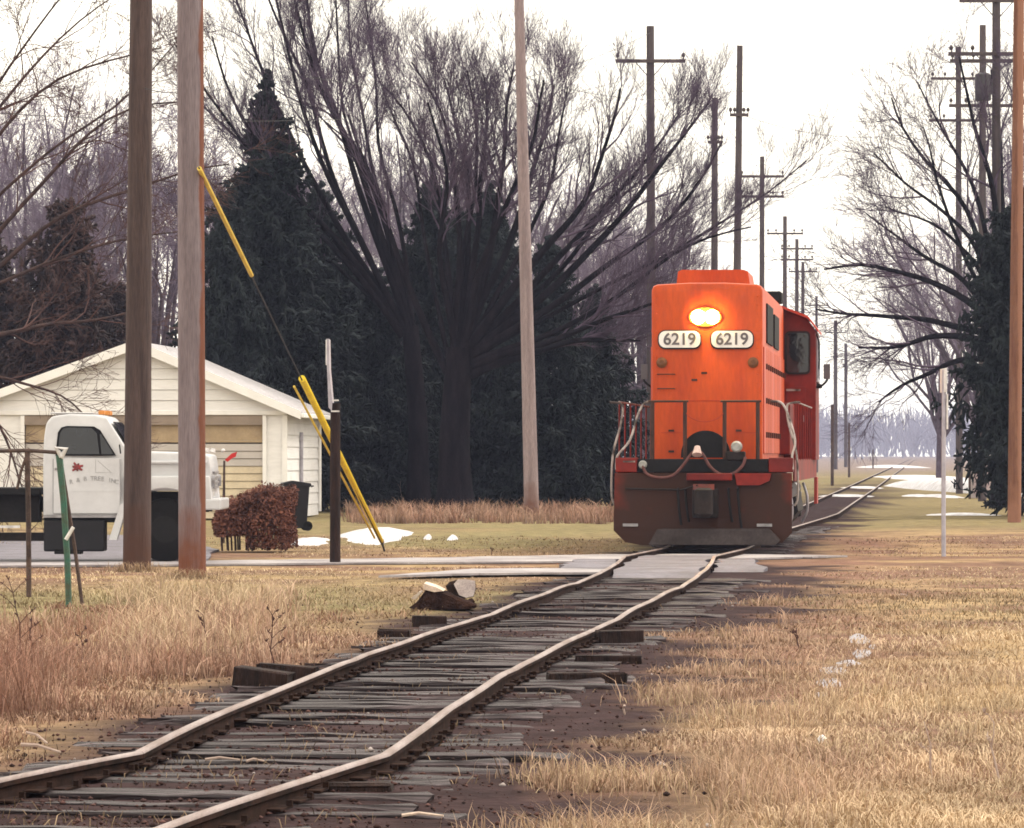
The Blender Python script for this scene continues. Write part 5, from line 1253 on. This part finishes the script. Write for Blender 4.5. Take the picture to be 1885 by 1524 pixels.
def shard(pts, th, name, m, parent, dy):
    mb = MB(); n = len(pts); f = [dp(x, y, dy) for x, y in pts]; k = [dp(x+4, y-3, dy+th) for x, y in pts]
    mb.v = [tuple(v) for v in f+k]; mb.f = [tuple(range(n)), tuple(range(n, 2*n))] + [(i, (i+1) % n, n+(i+1) % n, n+i) for i in range(n)]
    return mb.build(name, m, parent)
shard([(780,1084),(781,1073),(790,1076),(803,1080),(817,1087),(800,1089)], .16, 'torn_wood', M['cutwood'], lg, -.19)
shard([(757,1100),(772,1088),(776,1090),(764,1103)], .1, 'torn_wood', mat('grey_torn_wood', (.5,.42,.36), (.35,.27,.23), .8, 6), lg, -.20)
b2 = G(855, 1112); 
cl = empty('cut_log', 'short log with pale sawn end, right of the dark stump', 'log', (b2.x, b2.y, 0))
s2 = FPX/b2.y
bm = bmesh.new(); endp = [(835,1075),(842,1067),(858,1066),(875,1069),(876,1085),(872,1098),(858,1101),(845,1096)]
va = [bm.verts.new(((x-855)/s2, -.10+.1*(i % 2)*.3, (1112-y)/s2)) for i, (x, y) in enumerate(endp)]; vb = [bm.verts.new(((x-855)/s2-.10, .55, (1112-y)/s2-.04)) for x, y in endp]
for i in range(len(endp)): bm.faces.new((va[i], va[(i+1) % len(endp)], vb[(i+1) % len(endp)], vb[i]))
bm.faces.new(vb); me = bpy.data.meshes.new('bark'); bm.to_mesh(me); bm.free(); me.materials.append(M['logbark']); link('bark', me, cl)
mb = MB(); mb.v = [((x-855)/s2*.97, -.115, (1112-y)/s2*.97+.01) for x, y in endp] + [((x-855)/s2*.97, -.09, (1112-y)/s2*.97+.01) for x, y in endp]; n = len(endp)
mb.f = [tuple(range(n)), tuple(range(n, 2*n))] + [(i, (i+1) % n, n+(i+1) % n, n+i) for i in range(n)]
mb.build('sawn_end', mat('sawn_face', (.55,.47,.46), (.40,.33,.33), .8, 8, fine=.2), cl)
MB().tube([(-.10,-.12,-.03),(.04,-.12,.0),(.10,-.10,.05)], [.04,.05,.03], 8).build('prop_stick', M['logbark'], cl)
# loose tie ends beside the rails
def loose(px, py, L, wd, ht, rz, lab, m='darkwood', rx_=0.0, ry=0.0, name='loose_tie', cat='tie'):
    b = G(px, py); mb = MB().box((-L/2, -wd/2, 0), (L/2, wd/2, ht), .012)
    rr = random.Random(int(px)); 
    for i, v in enumerate(mb.v): mb.v[i] = (v[0]+rr.uniform(-.01, .01), v[1]+rr.uniform(-.01, .01), v[2]+rr.uniform(-.008, .008))
    o = mb.build(name, M[m], loc=(b.x, b.y, -.03), rot=(rx_, ry, rz)); tag(o, lab, cat)
loose(482, 1262, .42, .20, .15, R(-12), 'dark tie end sticking out left of the left rail', ry=R(7))
loose(528, 1248, .45, .18, .13, R(-6), 'second dark tie end just behind the first, by the left rail', ry=R(4))
loose(790, 1150, .34, .2, .12, R(3), 'dark tie end below the split stump')
loose(725, 1170, .30, .2, .09, R(-4), 'low tie end left of the rail below the stump')
loose(1140, 1180, .42, .2, .13, R(12), 'dark loose tie chunk right of the right rail')
loose(1120, 1215, .55, .2, .07, R(2), 'flat dark tie piece right of the right rail, middle distance')
loose(1080, 1250, .6, .2, .08, R(3), 'flat dark board right of the right rail')
loose(650, 1452, .40, .16, .06, R(-3), 'short dark board lying outside the near right rail')
M['stick'] = mat('pale_stick_wood', (.46,.36,.31), (.3,.22,.19), .8, 8)
def stick(px, py, L, r, rz, lab, m='stick', tilt=.0, dz=.03):
    b = G(px, py); mb = MB().tube([(-L/2,0,0),(-L*.1,.01,.012),(L/2,0,0)], [r,r*.9,r*.6], 6)
    o = mb.build('stick', M[m], loc=(b.x, b.y, float(ground_h(np.array([b.x]), np.array([b.y]))[0])+dz), rot=(0, tilt, rz)); tag(o, lab, 'stick')
stick(75, 1392, .26, .012, R(-25), 'pale stick leaning on the left rail, lower of two', tilt=R(8), dz=.06)
stick(68, 1372, .22, .010, R(-50), 'pale stick leaning on the left rail, upper of two', tilt=R(14), dz=.07)
stick(268, 1398, .28, .008, R(-18), 'thin dark-ended stick between the rails near the joint')
stick(410, 1400, .20, .009, R(-6), 'pale stick lying between the near rails')
stick(470, 1402, .10, .009, R(4), 'short pale twig right of the stick between the rails')
stick(185, 1422, .12, .012, R(5), 'stubby pale wood scrap between the near rails')
stick(778, 1503, .20, .009, R(-8), 'bright pale stick outside the right rail at the bottom', 'cutwood')
stick(1150, 1308, .07, .009, R(80), 'tiny upright pale stick in the grass right of the track', tilt=R(70))
stick(1660, 1098, .14, .014, R(6), 'little pale wood scrap on the right verge')
b = G(1512, 1370); o = MB().tube([(0,0,-.02),(0,0,.01),(.005,0,.035),(0,0,.055)], [.012,.028,.028,.010], 8).build('white_cup', M['sign'], loc=b, smooth=True); tag(o, 'small white litter in the orange brown grass tuft', 'litter')
# single dead weeds
def weed(px, py, H, lab, m='twig_red', br=5, seed=1):
    rr = random.Random(seed); b = G(px, py); mb = MB()
    pts = [Vector((0,0,-.03))]
    for i in range(5): pts.append(pts[-1]+Vector((rr.uniform(-.06,.04)*H, rr.uniform(-.03,.03)*H, H/5)))
    mb.tube(pts, [.007,.007,.006,.005,.004,.003], 5)
    for k in range(br):
        i = rr.randint(2, 5); a = rr.uniform(0, 6.28); d = Vector((math.cos(a), math.sin(a)*.5, .8))*H*rr.uniform(.12, .3)
        mb.tube([pts[i], pts[i]+d*.5+Vector((0,0,.01)), pts[i]+d], [.004,.003,.002], 4)
        for q in range(4): 
            e = pts[i]+d*rr.uniform(.6,1); mb.tube([e, e+Vector((rr.uniform(-.02,.02), rr.uniform(-.02,.02), rr.uniform(.0,.03)))], [.007,.003], 4)
    o = mb.build('dead_weed', M[m], loc=b); tag(o, lab, 'weed', 'single dead weeds')
weed(500, 1232, .46, 'dead branching weed standing behind the dark tie ends', seed=2, br=9)
weed(45, 1225, .62, 'tall dead stalk at the far left weeds', seed=3, br=8)
weed(65, 1215, .40, 'shorter dead stalk right of the tall one at the left', seed=4)
weed(150, 1215, .26, 'small dead stalk in the left weeds', seed=5)
weed(380, 1190, .30, 'dead stalk in the pale weeds below the big poles', seed=6)
weed(1715, 1420, .30, 'thin dead stalk in the right foreground lawn', 'stick', seed=7, br=2)
weed(1840, 1430, .32, 'thin dead stalk near the right frame edge', 'stick', seed=8, br=2)
weed(1470, 1190, .20, 'small dead stalk in the bunch grass right of the track', seed=9)
weed(905, 1019, .14, 'tiny dead stalk on the lawn below the middle pole', seed=10)
weed(742, 940, .9, 'tall pale stalk left of the great tree trunk', 'stick', seed=12, br=3)
weed(916, 930, 1.2, 'tall pale stalk right of the great tree trunk', 'stick', seed=13, br=3)
# icy puddle in the right grass
def puddle(pts, lab):
    g = np.array([gp(x, y) for x, y in pts]); c = g.mean(0); rings = [1.0, .66, .33]
    allp = np.concatenate([c+(g-c)*q for q in rings] + [c[None]]); z = ground_h(allp[:, 0], allp[:, 1]) + .010; z[:len(g)] -= .03
    n = len(g); mb = MB(); mb.v = [(float(p[0]), float(p[1]), float(h_)) for p, h_ in zip(allp, z)]
    for r in range(2):
        for k in range(n): mb.f.append((r*n+k, r*n+(k+1) % n, (r+1)*n+(k+1) % n, (r+1)*n+k))
    for k in range(n): mb.f.append((2*n+k, 2*n+(k+1) % n, 3*n))
    o = mb.build('ice_puddle', M['ice'], kind='structure', smooth=True); tag(o, lab, 'ice')
for k, (px, py, w, h) in enumerate(((1578,1172,60,22),(1588,1196,50,22),(1560,1210,70,18),(1536,1227,76,20),(1526,1250,60,20),(1512,1270,40,12),(1606,1184,22,10))):
    pts = [(px+w/2*math.cos(a)*random.uniform(.6, 1.2), py+h/2*math.sin(a)*random.uniform(.6, 1.2)) for a in np.linspace(0, 2*math.pi, 13)[:-1]]
    puddle(pts, ['topmost', 'second', 'third', 'fourth', 'fifth', 'lowest', 'smallest'][k] + ' grey ice patch in the string of them in the grass right of the track')
puddle([(1080,1524),(1120,1516),(1190,1514),(1235,1522),(1200,1545),(1090,1545)], 'icy patch at the bottom edge of the lawn')
# pale shed and posts on the right, under the spruce
sb = G(1812, 917); sZ = sb.y; s_ = FPX/sZ
sh_ = empty('electric_cabinet', 'pale weathered cabinet under the right spruce behind the snow heap', 'cabinet', tuple(sb))
MB().box((-22/s_, 0, 0), (20/s_, .9, 78/s_), .03).build('body', mat('cabinet_pale', (.52,.46,.47), (.34,.28,.29), .7, 2, fine=.15), sh_)
MB().box((-24/s_, -.06, 78/s_), (22/s_, .96, 84/s_), .02).build('lid', M['galv'], sh_)
MB().box((-19/s_, -.02, 8/s_), (17/s_, .0, 70/s_), .005).build('door_panel', mat('cabinet_door', (.46,.38,.40), (.3,.22,.24), .7, 3, fine=.2), sh_)
for px, py, H, lab in ((1785, 917, 2.0, 'dark slim post beside the pale cabinet'), (1532, 893, 4.4, 'slim misty post right of the locomotive, left of two'), (1563, 878, 4.0, 'slim misty post right of the locomotive, right of two'), (1607, 862, 2.2, 'far tiny post in the misty field')):
    b = G(px, py); r = .07 if Z else .07
    o = MB().tube([(0,0,-.1),(0,0,H*.5),(0,0,H)], [.09,.085,.08] if px > 1500 and px < 1700 else [.05,.045,.04], 8).build('fence_post', M['rustpost'], loc=b, smooth=True); tag(o, lab, 'post')

# ------------------------------------------------------------------ haze
hzm = bpy.data.materials.new('haze'); hzm.use_nodes = True
t = hzm.node_tree; t.nodes.clear(); ho = t.nodes.new('ShaderNodeOutputMaterial'); hv = t.nodes.new('ShaderNodeVolumePrincipled')
hv.inputs['Color'].default_value = (.50, .56, .84, 1); hv.inputs['Density'].default_value = .00022; hv.inputs['Anisotropy'].default_value = .2
t.links.new(hv.outputs[0], ho.inputs['Volume'])
hz = MB().box((-1600, -70, -1.4), (1600, 3000, 30)).build('haze', hzm, kind='stuff'); tag(hz, 'thin cool winter haze over the whole scene', 'haze')
